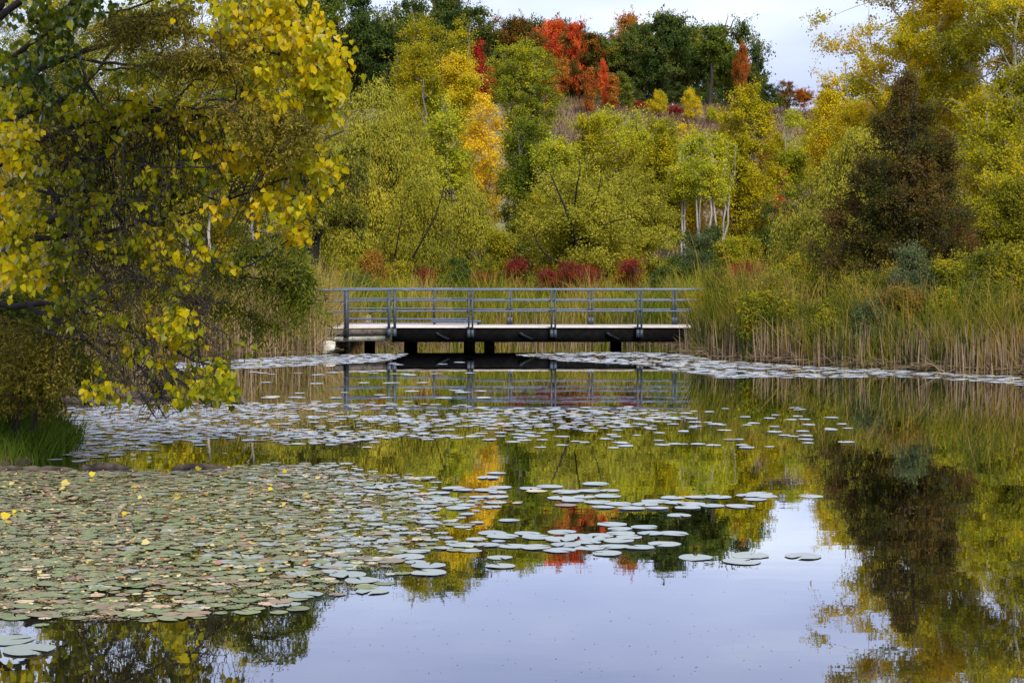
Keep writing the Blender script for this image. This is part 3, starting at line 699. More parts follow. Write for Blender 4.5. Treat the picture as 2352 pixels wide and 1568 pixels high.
# ---- trees standing behind the near left foliage
for i, (px, Y, top, hw, kind, mt, lb) in enumerate([
 (30, 84, -60, 120, 'olive', 'olive', 'olive tree behind the far left of the overhanging foliage'),
 (150, 96, -160, 110, 'poplar', 'poplar_yg', 'yellow-green poplar behind the left part of the overhanging foliage'),
 (265, 86, -110, 120, 'olive', 'poplar_yg', 'yellowing tree seen through the twigs left of centre in the overhanging foliage'),
 (370, 98, -160, 110, 'poplar', 'poplar_lime', 'lime poplar seen through the middle of the overhanging foliage'),
 (480, 84, -90, 110, 'olive', 'poplar_gold', 'golden tree seen through the brown feathery branch'),
 (570, 96, -130, 95, 'poplar', 'poplar_yg', 'yellow-green poplar behind the brown feathery branch end'),
 (660, 86, 40, 100, 'olive', 'poplar_yg', 'yellowing tree behind the bright heart-shaped leaves'),
 (755, 90, 130, 70, 'olive', 'willow', 'yellow-green tree between the bright leaves and the large willow'),
 (40, 70, -60, 120, 'olive', 'poplar_green', 'dark green tree filling the gaps at the far left of the overhanging foliage'),
 (170, 72, -90, 120, 'olive', 'poplar_green2', 'dense green tree behind the upper left branches of the overhanging foliage'),
 (300, 69, -40, 110, 'olive', 'poplar_green', 'dark green tree behind the middle of the overhanging foliage'),
 (430, 73, -30, 110, 'olive', 'willow_dark', 'dull green tree behind the long brown feathery branch'),
 (560, 70, 120, 100, 'olive', 'poplar_green', 'dark green tree behind the drooping branch and the birches'),
 (110, 64, 380, 110, 'bush', 'shrub_yg', 'yellow-green thicket low behind the left foliage'),
 (320, 62, 400, 110, 'bush', 'olive', 'olive thicket above the left-hand reeds'),
 (520, 63, 420, 110, 'bush', 'shrub_yg', 'yellow-green thicket above the left-hand reeds near the drooping branch'),
 (660, 60, 470, 80, 'bush', 'olive', 'olive thicket behind the end of the drooping branch')]):
    tree_ = kind != 'bush'
    kw = dict(n3=1020, clump=.5) if tree_ else dict(n3=884, n2=160, clump=.3, leaf=.12)
    plant('background_tree' if tree_ else 'thicket', lb, 'tree' if tree_ else 'bush', px, Y, top, hw, kind, mt, seed=60 + i, **kw)
for i, (px, Y, top) in enumerate([(428, 60, 330), (478, 60, 300), (395, 58, 420), (560, 62, 350)]):
    plant('birch_tree', ['white birch stem glimpsed in the gaps left of the brown branch', 'second white birch stem, nearer the brown branch', 'short white birch stem above the left-hand reeds', 'white birch stem behind the drooping branch'][i], 'tree', px, Y, top, 34, 'aspen', 'poplar_yg', group='birches behind the left foliage', seed=80 + i, crown0=.6, n3=150, n2=40, n1=12, trunk_r=.09)

# ---- old dark trunk pair with the arching limb (stands left under the big willow)
def dark_willow_trunk():
    Y = 66.0; x = (722 - CX) / F * Y; z = hz(x, Y); o = np.array([x, Y, z])
    e = empty('willow_tree', o, 'old double-trunked dark tree with an arching limb over the left end of the bridge', 'tree')
    w = Acc(); f = Acc(); rng = np.random.default_rng(77)
    px = F / Y
    def limb(pts, r0, r1, dy=0):
        p = PA(pts, Y + dy) - o
        n = 14; t = np.linspace(0, 1, len(pts)); tt = np.linspace(0, 1, n)
        p = np.stack([np.interp(tt, t, p[:, c]) for c in range(3)], 1)
        p[1:-1] = (p[:-2] + 2 * p[1:-1] + p[2:]) / 4
        p[:, 1] += np.sin(tt * 3) * .3
        tubes(w, p, np.linspace(r0, r1, n) / px, 8); return p
    ls = [limb([(708, 690), (716, 620), (722, 560), (728, 500), (722, 440), (735, 400), (780, 388), (830, 390)], 15, 2.5),
          limb([(704, 690), (702, 600), (694, 540), (690, 480), (694, 420), (660, 370)], 14, 3, .4),
          limb([(724, 545), (742, 516), (766, 504), (790, 510), (812, 528), (832, 552)], 5, 1.2),
          limb([(724, 560), (738, 532), (762, 514), (800, 512), (830, 514)], 4, 1),
          limb([(722, 430), (700, 395), (712, 360), (740, 320), (790, 300)], 6, 1.5),
          limb([(733, 405), (760, 370), (800, 345), (850, 330)], 5, 1.2)]
    nodes = np.concatenate([l[4:] for l in ls])
    n = 900
    T = PA(np.stack([rng.uniform(640, 850, n), rng.uniform(330, 520, n)], 1), Y + rng.normal(0, 1.1, n)) - o
    k = attach(rng, T, nodes, None, .2, .3); A = nodes[k]
    C = T - np.array([0, 0, .5]); pth = bez(A, (A + T) / 2 + np.array([0, 0, .5]), C, 6)
    tubes(w, pth, np.broadcast_to(np.linspace(.018, .004, 6), (n, 6)), 3)
    per = 20; t = rng.random((n, per)) * 4; i0 = t.astype(int); fr = (t - i0)[..., None]; ar = np.arange(n)[:, None]
    p = (pth[ar, i0] * (1 - fr) + pth[ar, i0 + 1] * fr).reshape(-1, 3) + rng.normal(0, .06, (n * per, 3))
    ax = rdir(rng, len(p)); ax[:, 2] -= .9
    leaves(f, RHOMB, p, ax, rdir(rng, len(p)), .17, .045, np.clip(rng.normal(.5, .2, len(p)), 0, 1))
    link('trunk', w.mesh('wood', smooth=True), BARK_DARK, e); link('crown', f.mesh('leaves'), MATS['willow_dark'], e)
dark_willow_trunk()


# ---- shrubs and sumacs behind the bridge
shr = [
 ('sumac_bush', 'small red sumac standing alone above the bridge left of centre', 1185, 64, 592, 22, 'sumac', 'sumac'),
 ('sumac_bush', 'small dark red sumac at the left of the wide crimson sumac', 1268, 62, 612, 26, 'sumac', 'sumac'),
 ('sumac_bush', 'wide crimson sumac behind the middle of the bridge railing', 1318, 61, 598, 34, 'sumac', 'sumac'),
 ('sumac_bush', 'crimson sumac joined to the right side of the wide one', 1358, 61.5, 604, 30, 'sumac', 'sumac'),
 ('sumac_bush', 'upright crimson sumac behind the right part of the bridge railing', 1450, 62, 594, 32, 'sumac', 'sumac'),
 ('sumac_bush', 'dark red sumac half hidden behind the right-hand reeds', 1698, 56, 590, 38, 'sumac', 'sumac'),
 ('sumac_bush', 'faint red sumac left of the dark green bush', 972, 64, 612, 18, 'sumac', 'sumac'),
 ('sumac_bush', 'faint red sumac right of the dark green bush', 1112, 63, 616, 26, 'sumac', 'sumac'),
 ('bush', 'orange-leaved bush above the left end of the bridge', 862, 66, 556, 46, 'bush', 'shrub_orange'),
 ('bush', 'bush with yellow leaves left of the orange one', 790, 63, 556, 56, 'bush', 'shrub_yg'),
 ('bush', 'green bush low behind the left railing posts', 830, 60, 606, 60, 'bush', 'shrub_green'),
 ('bush', 'olive bush under the leaning willow stems', 920, 63, 592, 56, 'bush', 'olive'),
 ('bush', 'dark green bush above the fourth railing post', 1052, 66, 568, 34, 'bush', 'shrub_green'),
 ('bush', 'green bush at the foot of the dark olive-green poplar', 1150, 74, 500, 60, 'bush', 'olive'),
 ('bush', 'grey-green bush behind the sumac standing alone', 1215, 74, 530, 60, 'bush', 'shrub_green'),
 ('bush', 'dark blue-green round bush right of the centre trees', 1590, 82, 512, 62, 'bush', 'shrub_grey'),
 ('bush', 'second blue-green bush right of the round one', 1640, 86, 505, 46, 'bush', 'shrub_green'),
 ('bush', 'dull green bush at the right end of the railing', 1545, 62, 574, 62, 'bush', 'shrub_green'),
 ('bush', 'olive bush below the olive-gold column', 1700, 72, 520, 62, 'bush', 'shrub_yg'),
 ('bush', 'dark green bush among the aspen stems', 1830, 104, 400, 62, 'bush', 'shrub_green'),
 ('bush', 'second dark green bush among the aspen stems, right of the first', 1905, 102, 420, 60, 'bush', 'shrub_green'),
 ('bush', 'green bush under the slim red sapling', 1770, 96, 455, 44, 'bush', 'shrub_green'),
 ('bush', 'orange-brown bush left of the pale willows', 1750, 70, 566, 44, 'bush', 'shrub_orange'),
 ('bush', 'dark green bush behind the trunk of the centre tree', 1395, 72, 560, 80, 'bush', 'olive'),
 ('bush', 'yellow-green bush left of the trunk of the centre tree', 1290, 72, 566, 70, 'bush', 'olive'),
 ('bush', 'grey-leaved willow bush at the foot of the dark cedar', 2095, 42.2, 528, 66, 'bush', 'shrub_grey'),
 ('bush', 'small dark grey-green bush standing in the right-hand reeds', 2002, 40.4, 690, 38, 'bush', 'shrub_grey'),
 ('bush', 'yellow-green leafy bush left in the right-hand reeds', 1700, 46.5, 625, 75, 'bush', 'shrub_yg'),
 ('bush', 'yellow-orange leafy bush behind the right-hand reeds below the pale willows', 1820, 47, 590, 85, 'bush', 'shrub_yg'),
 ('bush', 'olive bush behind the right-hand reeds in front of the cedar', 1945, 46, 585, 80, 'bush', 'olive'),
 ('bush', 'golden-green bush behind the reeds right of the grey-leaved bush', 2210, 42.5, 560, 80, 'bush', 'shrub_yg'),
 ('bush', 'olive bush behind the reeds at the right edge', 2320, 42, 540, 80, 'bush', 'olive'),
 ('bush', 'wispy golden bush just behind the reeds at the right end of the railing', 1650, 47.2, 612, 55, 'bush', 'shrub_yg'),
 ('bush', 'amber-tinged bush behind the reeds between the sumac and the pale willow', 1775, 45.2, 622, 62, 'bush', 'shrub_amber'),
 ('bush', 'soft green bush behind the reeds below the left side of the cedar', 1985, 43.4, 612, 66, 'bush', 'olive2'),
 ('bush', 'amber bush behind the reeds left of the grey-leaved willow bush', 2050, 43.8, 604, 56, 'bush', 'shrub_amber'),
 ('bush', 'yellow-green bush behind the reeds right of the grey-leaved willow bush', 2150, 42.6, 592, 62, 'bush', 'shrub_yg'),
 ('bush', 'tall olive bush behind the reeds between the cattail pair and the right edge', 2275, 41.6, 560, 70, 'bush', 'olive2'),
 ('bush', 'olive-green bush in the right-hand reeds left of the small grey-green one', 1790, 43.2, 660, 56, 'bush', 'olive2'),
 ('bush', 'bright yellow-green bush in the right-hand reeds below the pale willows', 1752, 43.6, 668, 46, 'bush', 'shrub_yg'),
 ('bush', 'dull green bush in the reeds directly left of the small grey-green bush', 1895, 41.6, 690, 50, 'bush', 'olive2'),
 ('bush', 'brownish bush in the reeds right of the small grey-green bush', 2075, 40.6, 655, 55, 'bush', 'shrub_rust'),
 ('bush', 'yellow bush in the reeds below the grey-leaved willow bush', 2170, 40.2, 670, 50, 'bush', 'shrub_yg'),
 ('bush', 'olive bush in the reeds near the cattail pair', 2260, 39.8, 630, 60, 'bush', 'olive2'),
 ('bush', 'rust-tinged bush in the reeds at the right edge', 2345, 39.4, 660, 50, 'bush', 'shrub_rust'),
 ('bush', 'tall olive bush between the pale willow and the reeds', 1880, 49, 560, 70, 'bush', 'olive2'),
]
for i, (nm, lb, px, Y, top, hw, kind, mt) in enumerate(shr):
    kw = {}
    if Y < 50: kw = dict(leaf=.085, n3=760, n2=130, clump=.22, prof=[(0, .7), (.3, .9), (.6, .8), (.85, .5), (1, .3)], lump=.6, per=14)
    if kind == 'sumac': kw = dict(leaf=.10)
    elif Y > 70: kw = dict(n3=900, clump=.28, leaf=.13)
    plant(nm, lb, 'bush', px, Y, top, hw, kind, mt, seed=100 + i, **kw)
print('shrubs', round(time.time() - T0, 1))

# ------------------------------------------------------------------ reeds and grass
def blades(acc, rng, x, y, z, h, w, lean, curl, rv, seg=5):
    n = len(x)
    a = rng.random(n) * 2 * np.pi
    dirv = np.stack([np.cos(a), np.sin(a), np.zeros(n)], 1)
    fa = rng.random(n) * np.pi
    side = np.stack([np.cos(fa), np.sin(fa), np.zeros(n)], 1); side[:, 0] += .6 * np.sign(side[:, 0] + 1e-6); side = unit(side)
    t = np.linspace(0, 1, seg)
    base = np.stack([x, y, z - .05], 1)
    p = base[:, None] + np.array([0, 0, 1]) * (t[None, :, None] * h[:, None, None] * (1 - .25 * (curl[:, None, None] * t[None, :, None]) ** 2)) + dirv[:, None] * (h[:, None, None] * (lean[:, None, None] * t[None, :, None] + curl[:, None, None] * t[None, :, None] ** 3 * .6))
    wid = w[:, None] * (1 - .85 * t[None] ** 2) * .5
    v = np.stack([p - side[:, None] * wid[..., None], p + side[:, None] * wid[..., None]], 2)  # n,seg,2,3
    i = (np.arange(n)[:, None] * seg + np.arange(seg - 1)[None]) * 2
    q = np.stack([i, i + 1, i + 3, i + 2], -1).reshape(-1, 4)
    acc.add(v.reshape(-1, 3), q, np.full(len(q), 4), np.repeat(rv, seg * 2))

def scatter(rng, n, x0, x1, y0, y1, cond):
    xs_ = []; tot = 0
    while tot < n:
        p = np.stack([rng.uniform(x0, x1, n), rng.uniform(y0, y1, n)], 1)
        p = p[cond(p)]; xs_.append(p); tot += len(p)
        if len(p) == 0: break
    return np.concatenate(xs_)[:n]

def clumpy(rng, p, k, s):
    """pull points towards tussocks"""
    c = p[rng.integers(0, len(p), k)]
    j = rng.integers(0, k, len(p)); m = rng.random(len(p)) < .55
    p = p.copy(); p[m] = c[j[m]] + rng.normal(0, s, (m.sum(), 2)); return p

def reed_bed(name, label, seed, n, box_, dmax, hmean, mat, dead_n, extra=None, dead_h=.9, wide=.022):
    rng = np.random.default_rng(seed)
    def cond(p):
        sd = poly_sd(p, POND); c = (sd > -.05) & (sd < dmax) & (rng.random(len(p)) < np.exp(-np.maximum(sd, 0) / (dmax * .6)))
        return c & (extra(p) if extra else True)
    p = scatter(rng, n, *box_, cond); p = clumpy(rng, p, n // 60, .14)
    z = height(p[:, 0], p[:, 1])
    acc = Acc()
    hh = hmean * rng.uniform(.45, 1.25, n) * (1 + .20 * np.sin(p[:, 0] * 1.9 + p[:, 1]) + .14 * np.sin(p[:, 0] * 5.3 + p[:, 1] * 2))
    if seed == 1: hh = hh * (1 + .55 * np.exp(-((p[:, 0] - 5.2) / 1.3) ** 2)) * np.where(rng.random(n) < .08, 1.35, 1)
    cur = np.where(rng.random(n) < .5, rng.uniform(.3, 1.0, n), rng.uniform(0, .25, n))
    blades(acc, rng, p[:, 0], p[:, 1], np.maximum(z, -.1), hh, rng.uniform(.6, 1.4, n) * wide, rng.uniform(0, .34, n), cur, np.clip(rng.normal(.42, .22, n), 0, 1))
    o = link(name, acc.mesh(name), MATS[mat]); tag(o, label, 'reeds', kind='stuff')
    # dead pale stalks along the water's edge
    if dead_n:
        def c2(p):
            sd = poly_sd(p, POND); return (sd > -.12) & (sd < 1.6) & (rng.random(len(p)) < np.exp(-np.maximum(sd, 0) / .8)) & (extra(p) if extra else True)
        p = scatter(rng, dead_n, *box_, c2); p = clumpy(rng, p, dead_n // 22, .16)
        z = height(p[:, 0], p[:, 1]); m = len(p)
        acc = Acc(); k = rng.random(m) < .22
        lean = np.where(k, rng.uniform(.35, 1.6, m), rng.uniform(0, .12, m))
        blades(acc, rng, p[:, 0], p[:, 1], np.maximum(z, -.1), dead_h * rng.uniform(.35, 1.15, m) * np.where(k, .55, 1), rng.uniform(.016, .040, m), lean, np.where(k, .3, .02) * np.ones(m), np.clip(rng.normal(.5, .25, m), 0, 1), 3)
        # matted fallen stalks
        d = dead_n // 2
        p = scatter(rng, d, *box_, lambda q_: (lambda sd: (sd > -.1) & (sd < .9) & (extra(q_) if extra else True))(poly_sd(q_, POND)))
        z = np.maximum(height(p[:, 0], p[:, 1]), 0) + rng.uniform(.01, .14, len(p))
        a = rng.normal(0, .6, len(p)); L_ = rng.uniform(.3, 1.1, len(p)); dv = np.stack([np.cos(a), np.sin(a), rng.normal(0, .12, len(p))], 1)
        A = np.stack([p[:, 0], p[:, 1], z], 1) - dv * L_[:, None] / 2; B = A + dv * L_[:, None]
        pt = bez(A, (A + B) / 2 + rng.normal(0, .05, A.shape), B, 4)
        pt[..., 2] = np.maximum(pt[..., 2], .012)
        tubes(acc, pt, np.full((len(p), 4), .007), 3, rng.uniform(.1, .9, len(p)))
        o = link('dead_reeds', acc.mesh('dead reeds'), MATS['dead_reed']); tag(o, 'pale dry broken stalks at the water edge of the ' + label.split(' of ')[-1], 'reeds', kind='stuff')

reed_bed('reeds', 'tall green and gold reeds of the right bank', 1, 25000, (4.5, 22, 33, 56), 7.5, 1.28, 'reed', 6500, lambda p: (p[:, 0] > 4.7), dead_h=1.0)
reed_bed('reeds', 'tall tan reeds of the left bank beside the bridge', 2, 13000, (-18, -5.2, 43, 56), 5.5, 1.75, 'reed_tan', 3400, lambda p: (p[:, 0] < -5.3) & (p[:, 1] > 44), dead_h=1.5)
reed_bed('reeds', 'golden green reeds of the far shore behind the bridge', 3, 13000, (-8, 9, 54, 66), 5.5, 1.45, 'reed_mix', 2200, lambda p: (p[:, 1] > 53.5), dead_h=.9, wide=.026)

def grass_patch(name, label, seed, n, box_, cond, h, mat):
    rng = np.random.default_rng(seed)
    p = scatter(rng, n, *box_, cond); p = clumpy(rng, p, n // 80, .12)
    z = height(p[:, 0], p[:, 1]); ok = z > -.05; p = p[ok]; z = z[ok]; m = len(p)
    acc = Acc()
    blades(acc, rng, p[:, 0], p[:, 1], z, h * rng.uniform(.4, 1.2, m), rng.uniform(.006, .016, m), rng.uniform(0, .5, m), rng.uniform(.1, 1.0, m), np.clip(rng.normal(.45, .22, m), 0, 1), 5)
    tag(link(name, acc.mesh(name), MATS[mat]), label, 'grass', kind='stuff')
grass_patch('grass', 'lush green grass on the near left bank', 11, 26000, (-10, -5.2, 17.5, 25), lambda p: (poly_sd(p, POND) > -.02) & (poly_sd(p, POND) < 2.6), .38, 'grass')
grass_patch('grass', 'rough dry grass on the slope and behind the pond', 12, 16000, (-40, 45, 66, 112), lambda p: np.ones(len(p), bool), .9, 'reed_gold')
def slope_grass():
    rng = np.random.default_rng(13); n = 30000
    p = np.stack([rng.uniform(0, 50, n), rng.uniform(125, 200, n)], 1); z = height(p[:, 0], p[:, 1])
    acc = Acc(); blades(acc, rng, p[:, 0], p[:, 1], z, rng.uniform(.3, .9, n), rng.uniform(.05, .12, n), rng.uniform(0, .5, n), rng.uniform(.1, .9, n), np.clip(rng.normal(.4, .25, n), 0, 1), 4)
    m = leaf_mat('slope grass', [(.09, .05, .045), (.17, .10, .07), (.22, .14, .08), (.20, .19, .05)], patch=.8, scale=.12, trans=.15)
    tag(link('grass', acc.mesh('grass'), m), 'dry brown and mauve grass on the open hillside', 'grass', kind='stuff')
slope_grass()
print('reeds', round(time.time() - T0, 1))

# ------------------------------------------------------------------ the near overhanging trees on the left
def near_limbs(w, rng, lines, o):
    nodes = []
    for pts, Y0, Y1, r0, r1 in lines:
        n = 18; q_ = resample(pts, n); Y = np.linspace(Y0, Y1, n) + np.sin(np.linspace(0, 5, n) + rng.random() * 6) * .12
        p = PA(q_, Y) - o + rng.normal(0, .008, (n, 3))
        ppm = F / ((Y0 + Y1) / 2)
        tubes(w, p, np.linspace(r0, r1, n) / ppm, 7)
        nodes.append(resample(p, 40))
    return nodes

def region(rng, n, blobs, y0, y1):
    """blobs: (cx, cy, rx, ry, weight)"""
    b = np.array(blobs, float); wgt = b[:, 4] / b[:, 4].sum()
    k = rng.choice(len(b), n, p=wgt)
    a = rng.random(n) * 6.283; r = np.sqrt(rng.random(n))
    x = b[k, 0] + b[k, 2] * r * np.cos(a) + rng.normal(0, 9, n); y = b[k, 1] + b[k, 3] * r * np.sin(a) + rng.normal(0, 9, n)
    # sprays gather round random centres, leaving gaps
    m = max(6, n // 9); j = rng.integers(0, m, n); g = rng.random(n) < .6
    x = np.where(g, x[j] + rng.normal(0, 13, n), x); y = np.where(g, y[j] + rng.normal(0, 11, n), y)
    return np.stack([x, y], 1), rng.uniform(y0, y1, n)

def near_heart_tree():
    rng = np.random.default_rng(2024)
    o = P(-95, 980, 20.0); o[2] = .55
    e = empty('overhanging_tree', o, 'near tree with big yellow heart-shaped leaves and tangled dark twigs over the pond', 'tree')
    w = Acc(); f = Acc()
    L = [
     ([(-95, 985), (-80, 850), (-70, 700), (-60, 500), (-50, 250), (-60, -50), (-30, -300)], 20, 20, 34, 12),
     ([(-70, 640), (-20, 600), (60, 545), (122, 500), (200, 480), (300, 470)], 20, 18.5, 14, 3),
     ([(27, 345), (101, 318), (202, 275), (286, 265), (356, 252), (400, 244), (470, 252), (544, 269), (600, 300)], 19.2, 18, 9, 1.6),
     ([(-60, 420), (-10, 380), (27, 345)], 20, 19.2, 13, 9),
     ([(400, 244), (417, 215), (436, 195), (455, 176)], 18.4, 18.2, 3, 1.2),
     ([(-55, 330), (57, 255), (134, 235), (188, 198), (228, 161), (249, 124), (300, 70)], 19.6, 18.6, 10, 2),
     ([(228, 161), (280, 158), (329, 155), (380, 141), (430, 120)], 18.9, 18.5, 3, 1),
     ([(84, 385), (168, 371), (252, 361), (312, 346), (386, 302), (470, 269), (560, 230)], 18.8, 17.8, 5.5, 1.2),
     ([(252, 363), (330, 378), (420, 388), (520, 378), (600, 350), (700, 330)], 18.3, 17.8, 3, 1),
     ([(-60, 450), (27, 417), (87, 437), (165, 460), (235, 452), (330, 430), (420, 395)], 19.6, 18.2, 6, 1.2),
     ([(60, 560), (122, 544), (223, 537), (324, 513), (414, 492), (500, 470), (600, 430), (690, 400)], 19, 18, 6, 1.3),
     ([(110, 430), (190, 560), (260, 690), (330, 800), (420, 880), (470, 930)], 19, 18.2, 7, 1.4),
     ([(60, 700), (180, 760), (300, 870), (360, 960)], 19.2, 18, 6, 1.3),
     ([(86, 758), (180, 778), (252, 787), (310, 805), (414, 852), (500, 905), (560, 925)], 19, 18, 5, 1.2),
     ([(-60, 650), (0, 718), (90, 690), (150, 700), (260, 740), (360, 780), (440, 830), (520, 850)], 19.8, 18.3, 9, 1.5),
     ([(30, 130), (130, 60), (180, 20), (230, -60)], 19.6, 19, 6, 3),
     ([(80, 52), (130, 60), (172, 100), (190, 170), (240, 260), (300, 330), (360, 350)], 19, 18.6, 6, 1.5),
     ([(100, 26), (170, 27), (260, 32), (340, 10), (420, -30)], 19, 18.5, 4, 2),
     ([(300, -150), (420, -40), (520, 30), (620, 60), (720, 60), (790, 90)], 19, 18, 7, 1.5),
     ([(340, 40), (460, 90), (580, 110), (700, 140), (780, 150)], 18.8, 17.8, 4, 1.2),
     ([(150, 480), (240, 580), (330, 640), (440, 700), (520, 690)], 18.8, 18, 5, 1.2),
     ([(300, 470), (420, 560), (500, 610), (560, 620), (640, 570), (700, 520)], 18.6, 18, 4, 1.2),
     ([(360, 250), (470, 330), (600, 370), (700, 370), (780, 380)], 18.5, 17.8, 3.5, 1.2),
     ([(280, 330), (400, 420), (520, 470), (640, 450), (735, 450)], 18.6, 17.8, 3.5, 1.2),
     ([(100, 300), (170, 400), (230, 500), (290, 600), (340, 720)], 19.2, 18.7, 6, 1.6),
     ([(130, 340), (220, 430), (300, 540), (380, 640), (440, 760)], 19.3, 18.8, 5, 1.4),
     ([(0, 600), (120, 640), (230, 720), (330, 850), (380, 960)], 19.3, 18.4, 5, 1.3),
    ]
    L += [([(-60, 100), (50, -60), (200, -170), (380, -240), (560, -200)], 19.8, 18, 14, 3), ([(-60, -50), (60, -250), (200, -400), (400, -500)], 20, 18, 16, 3), ([(-60, 0), (100, -120), (250, -260), (420, -330)], 19.5, 15.5, 13, 3), ([(-60, 100), (60, -20), (260, -90), (520, -100), (700, -60)], 19.5, 17.6, 10, 2)]
    nodes = near_limbs(w, rng, L, o)
    nd = np.concatenate(nodes[1:]); nd = nd[rng.permutation(len(nd))]
    # bare dark twigs, thickest tangle in the middle
    def twigs(n, blobs, y0, y1, sag, r, mt=7, bend=.12):
        nonlocal nd
        T, Y = region(rng, n, blobs, y0, y1); T = PA(T, Y) - o
        k = attach(rng, T, nd, None, .12, .1); A = nd[k]; L_ = np.linalg.norm(T - A, axis=1)
        Bm = (A + T) / 2 + rng.normal(size=(n, 3)) * (L_ * bend)[:, None] + np.array([0, 0, 1]) * (L_ * .16)[:, None]
        C = T - np.array([0, 0, 1]) * (L_ * sag)[:, None]
        pth = bez(A, Bm, C, mt) + rng.normal(0, .006, (n, mt, 3)) * np.linspace(0, 1, mt)[None, :, None]
        tubes(w, pth, (r * rng.uniform(.6, 1.2, n))[:, None] * (1 - .75 * np.linspace(0, 1, mt))[None], 4)
        return pth
    t1 = twigs(330, [(200, 400, 200, 260, 3), (480, 300, 230, 200, 3), (330, 760, 190, 160, 3), (640, 200, 130, 180, 2)], 17.6, 19.8, .1, .011)
    nd = np.concatenate([nd, t1[:, 2:].reshape(-1, 3)])
    t2 = twigs(1700, [(220, 420, 210, 260, 3), (450, 300, 260, 220, 3), (330, 740, 180, 150, 4), (400, 900, 110, 50, 1.5), (640, 250, 140, 220, 2)], 17.4, 20, .25, .0055)
    nd = np.concatenate([nd, t2[:, 3:].reshape(-1, 3)])
    # hanging whips low over the water
    t4 = twigs(560, [(330, 700, 190, 130, 3), (300, 560, 200, 100, 2), (420, 820, 130, 80, 2), (480, 660, 110, 70, 1)], 17.4, 19, .3, .0055)
    t3 = twigs(420, [(370, 880, 90, 50, 2), (300, 830, 110, 60, 2), (440, 800, 120, 70, 1)], 17.6, 18.8, .35, .0045)
    # leaf sprays: (region, how yellow, leaves)
    groups = [
     ([(590, 30, 90, 60, 2), (690, 60, 80, 80, 2.4), (740, 130, 65, 75, 3), (755, 200, 48, 60, 2), (665, 175, 90, 80, 2.0), (575, 160, 70, 60, .8), (742, 240, 35, 40, .8)], .80, 620, 17.3, 18.6),
     ([(600, 300, 80, 40, .8), (660, 350, 70, 45, 1.6), (730, 370, 55, 22, .9), (640, 450, 90, 50, 2), (560, 420, 90, 60, 1.6), (700, 470, 35, 35, .7), (620, 510, 60, 20, .8)], .74, 330, 17.4, 18.6),
     ([(25, 330, 60, 60, 2), (20, 430, 60, 80, 2), (45, 520, 45, 50, 1.2), (25, 600, 45, 70, 2), (60, 400, 60, 60, 1), (10, 250, 50, 50, 1)], .72, 240, 17.5, 18.6),
     ([(60, 100, 110, 110, 3), (150, 190, 80, 70, 1.5), (30, 200, 60, 50, 1), (300, 30, 120, 40, 1), (130, 20, 110, 40, 2)], .22, 300, 18.2, 20),
     ([(230, 220, 120, 90, 2), (330, 300, 140, 90, 2), (450, 220, 120, 80, 2), (480, 320, 130, 80, 2), (150, 300, 100, 80, 1.6)], .60, 420, 18, 19.8),
     ([(150, 440, 120, 90, 2), (300, 420, 150, 80, 2), (420, 450, 120, 80, 1.6), (90, 560, 90, 60, 1), (200, 540, 130, 60, 1.4), (350, 560, 120, 50, 1)], .40, 500, 18, 19.8),
     ([(140, 640, 120, 50, 1.2), (300, 660, 140, 60, 1.4), (450, 590, 110, 45, 1.6), (330, 760, 120, 50, 1.2), (210, 720, 110, 50, .8)], .50, 210, 18, 19.4),
     ([(390, 750, 60, 30, 1.2), (440, 760, 40, 22, .6), (330, 860, 90, 40, 1), (500, 820, 50, 22, .6), (560, 815, 25, 12, .3), (425, 890, 55, 35, 1.6), (475, 905, 50, 28, 1.6), (520, 870, 40, 25, .8), (565, 880, 30, 15, .5), (250, 870, 60, 40, .9), (600, 745, 60, 14, .3)], .58, 150, 17.4, 18.4),
    ]
    groups += [([(200, -160, 330, 130, 3), (480, -120, 280, 110, 2.5), (100, -420, 330, 200, 2), (420, -380, 300, 180, 1.6)], .6, 1500, 16.6, 22), ([(150, -250, 300, 250, 1)], .5, 500, 13.5, 17)]
    for blobs, yel, n, y0, y1 in groups:
        n = int(n * (.66 if yel < .7 else .56))
        pth = twigs(n, blobs, y0, y1, .12, .0035, 5)
        per = 7
        t = rng.uniform(.2, 1, (n, per)); fi = t * 4; i0 = np.minimum(fi.astype(int), 3); fr = (fi - i0)[..., None]; ar = np.arange(n)[:, None]
        p = (pth[ar, i0] * (1 - fr) + pth[ar, i0 + 1] * fr).reshape(-1, 3); N_ = len(p)
        stalk = rng.normal(0, .045, (N_, 3)); stalk[:, 2] -= .03
        ax = rng.normal(0, .5, (N_, 3)); ax[:, 2] -= 1.15; ax = unit(ax)
        nm = rng.normal(0, .55, (N_, 3)); nm[:, 1] -= .75; nm = unit(nm)
        sz = rng.uniform(.044, .088, N_)
        tb = np.repeat(rng.normal(0, .10, n), per)
        leaves(f, HEART, p + stalk, ax, nm, sz, sz * rng.uniform(.85, 1.05, N_), np.clip(yel + tb + rng.normal(0, .12, N_), .02, 1))
    link('trunk', w.mesh('wood', smooth=True), BARK_BLACK, e); link('foliage', f.mesh('leaves'), MATS['heart'], e)

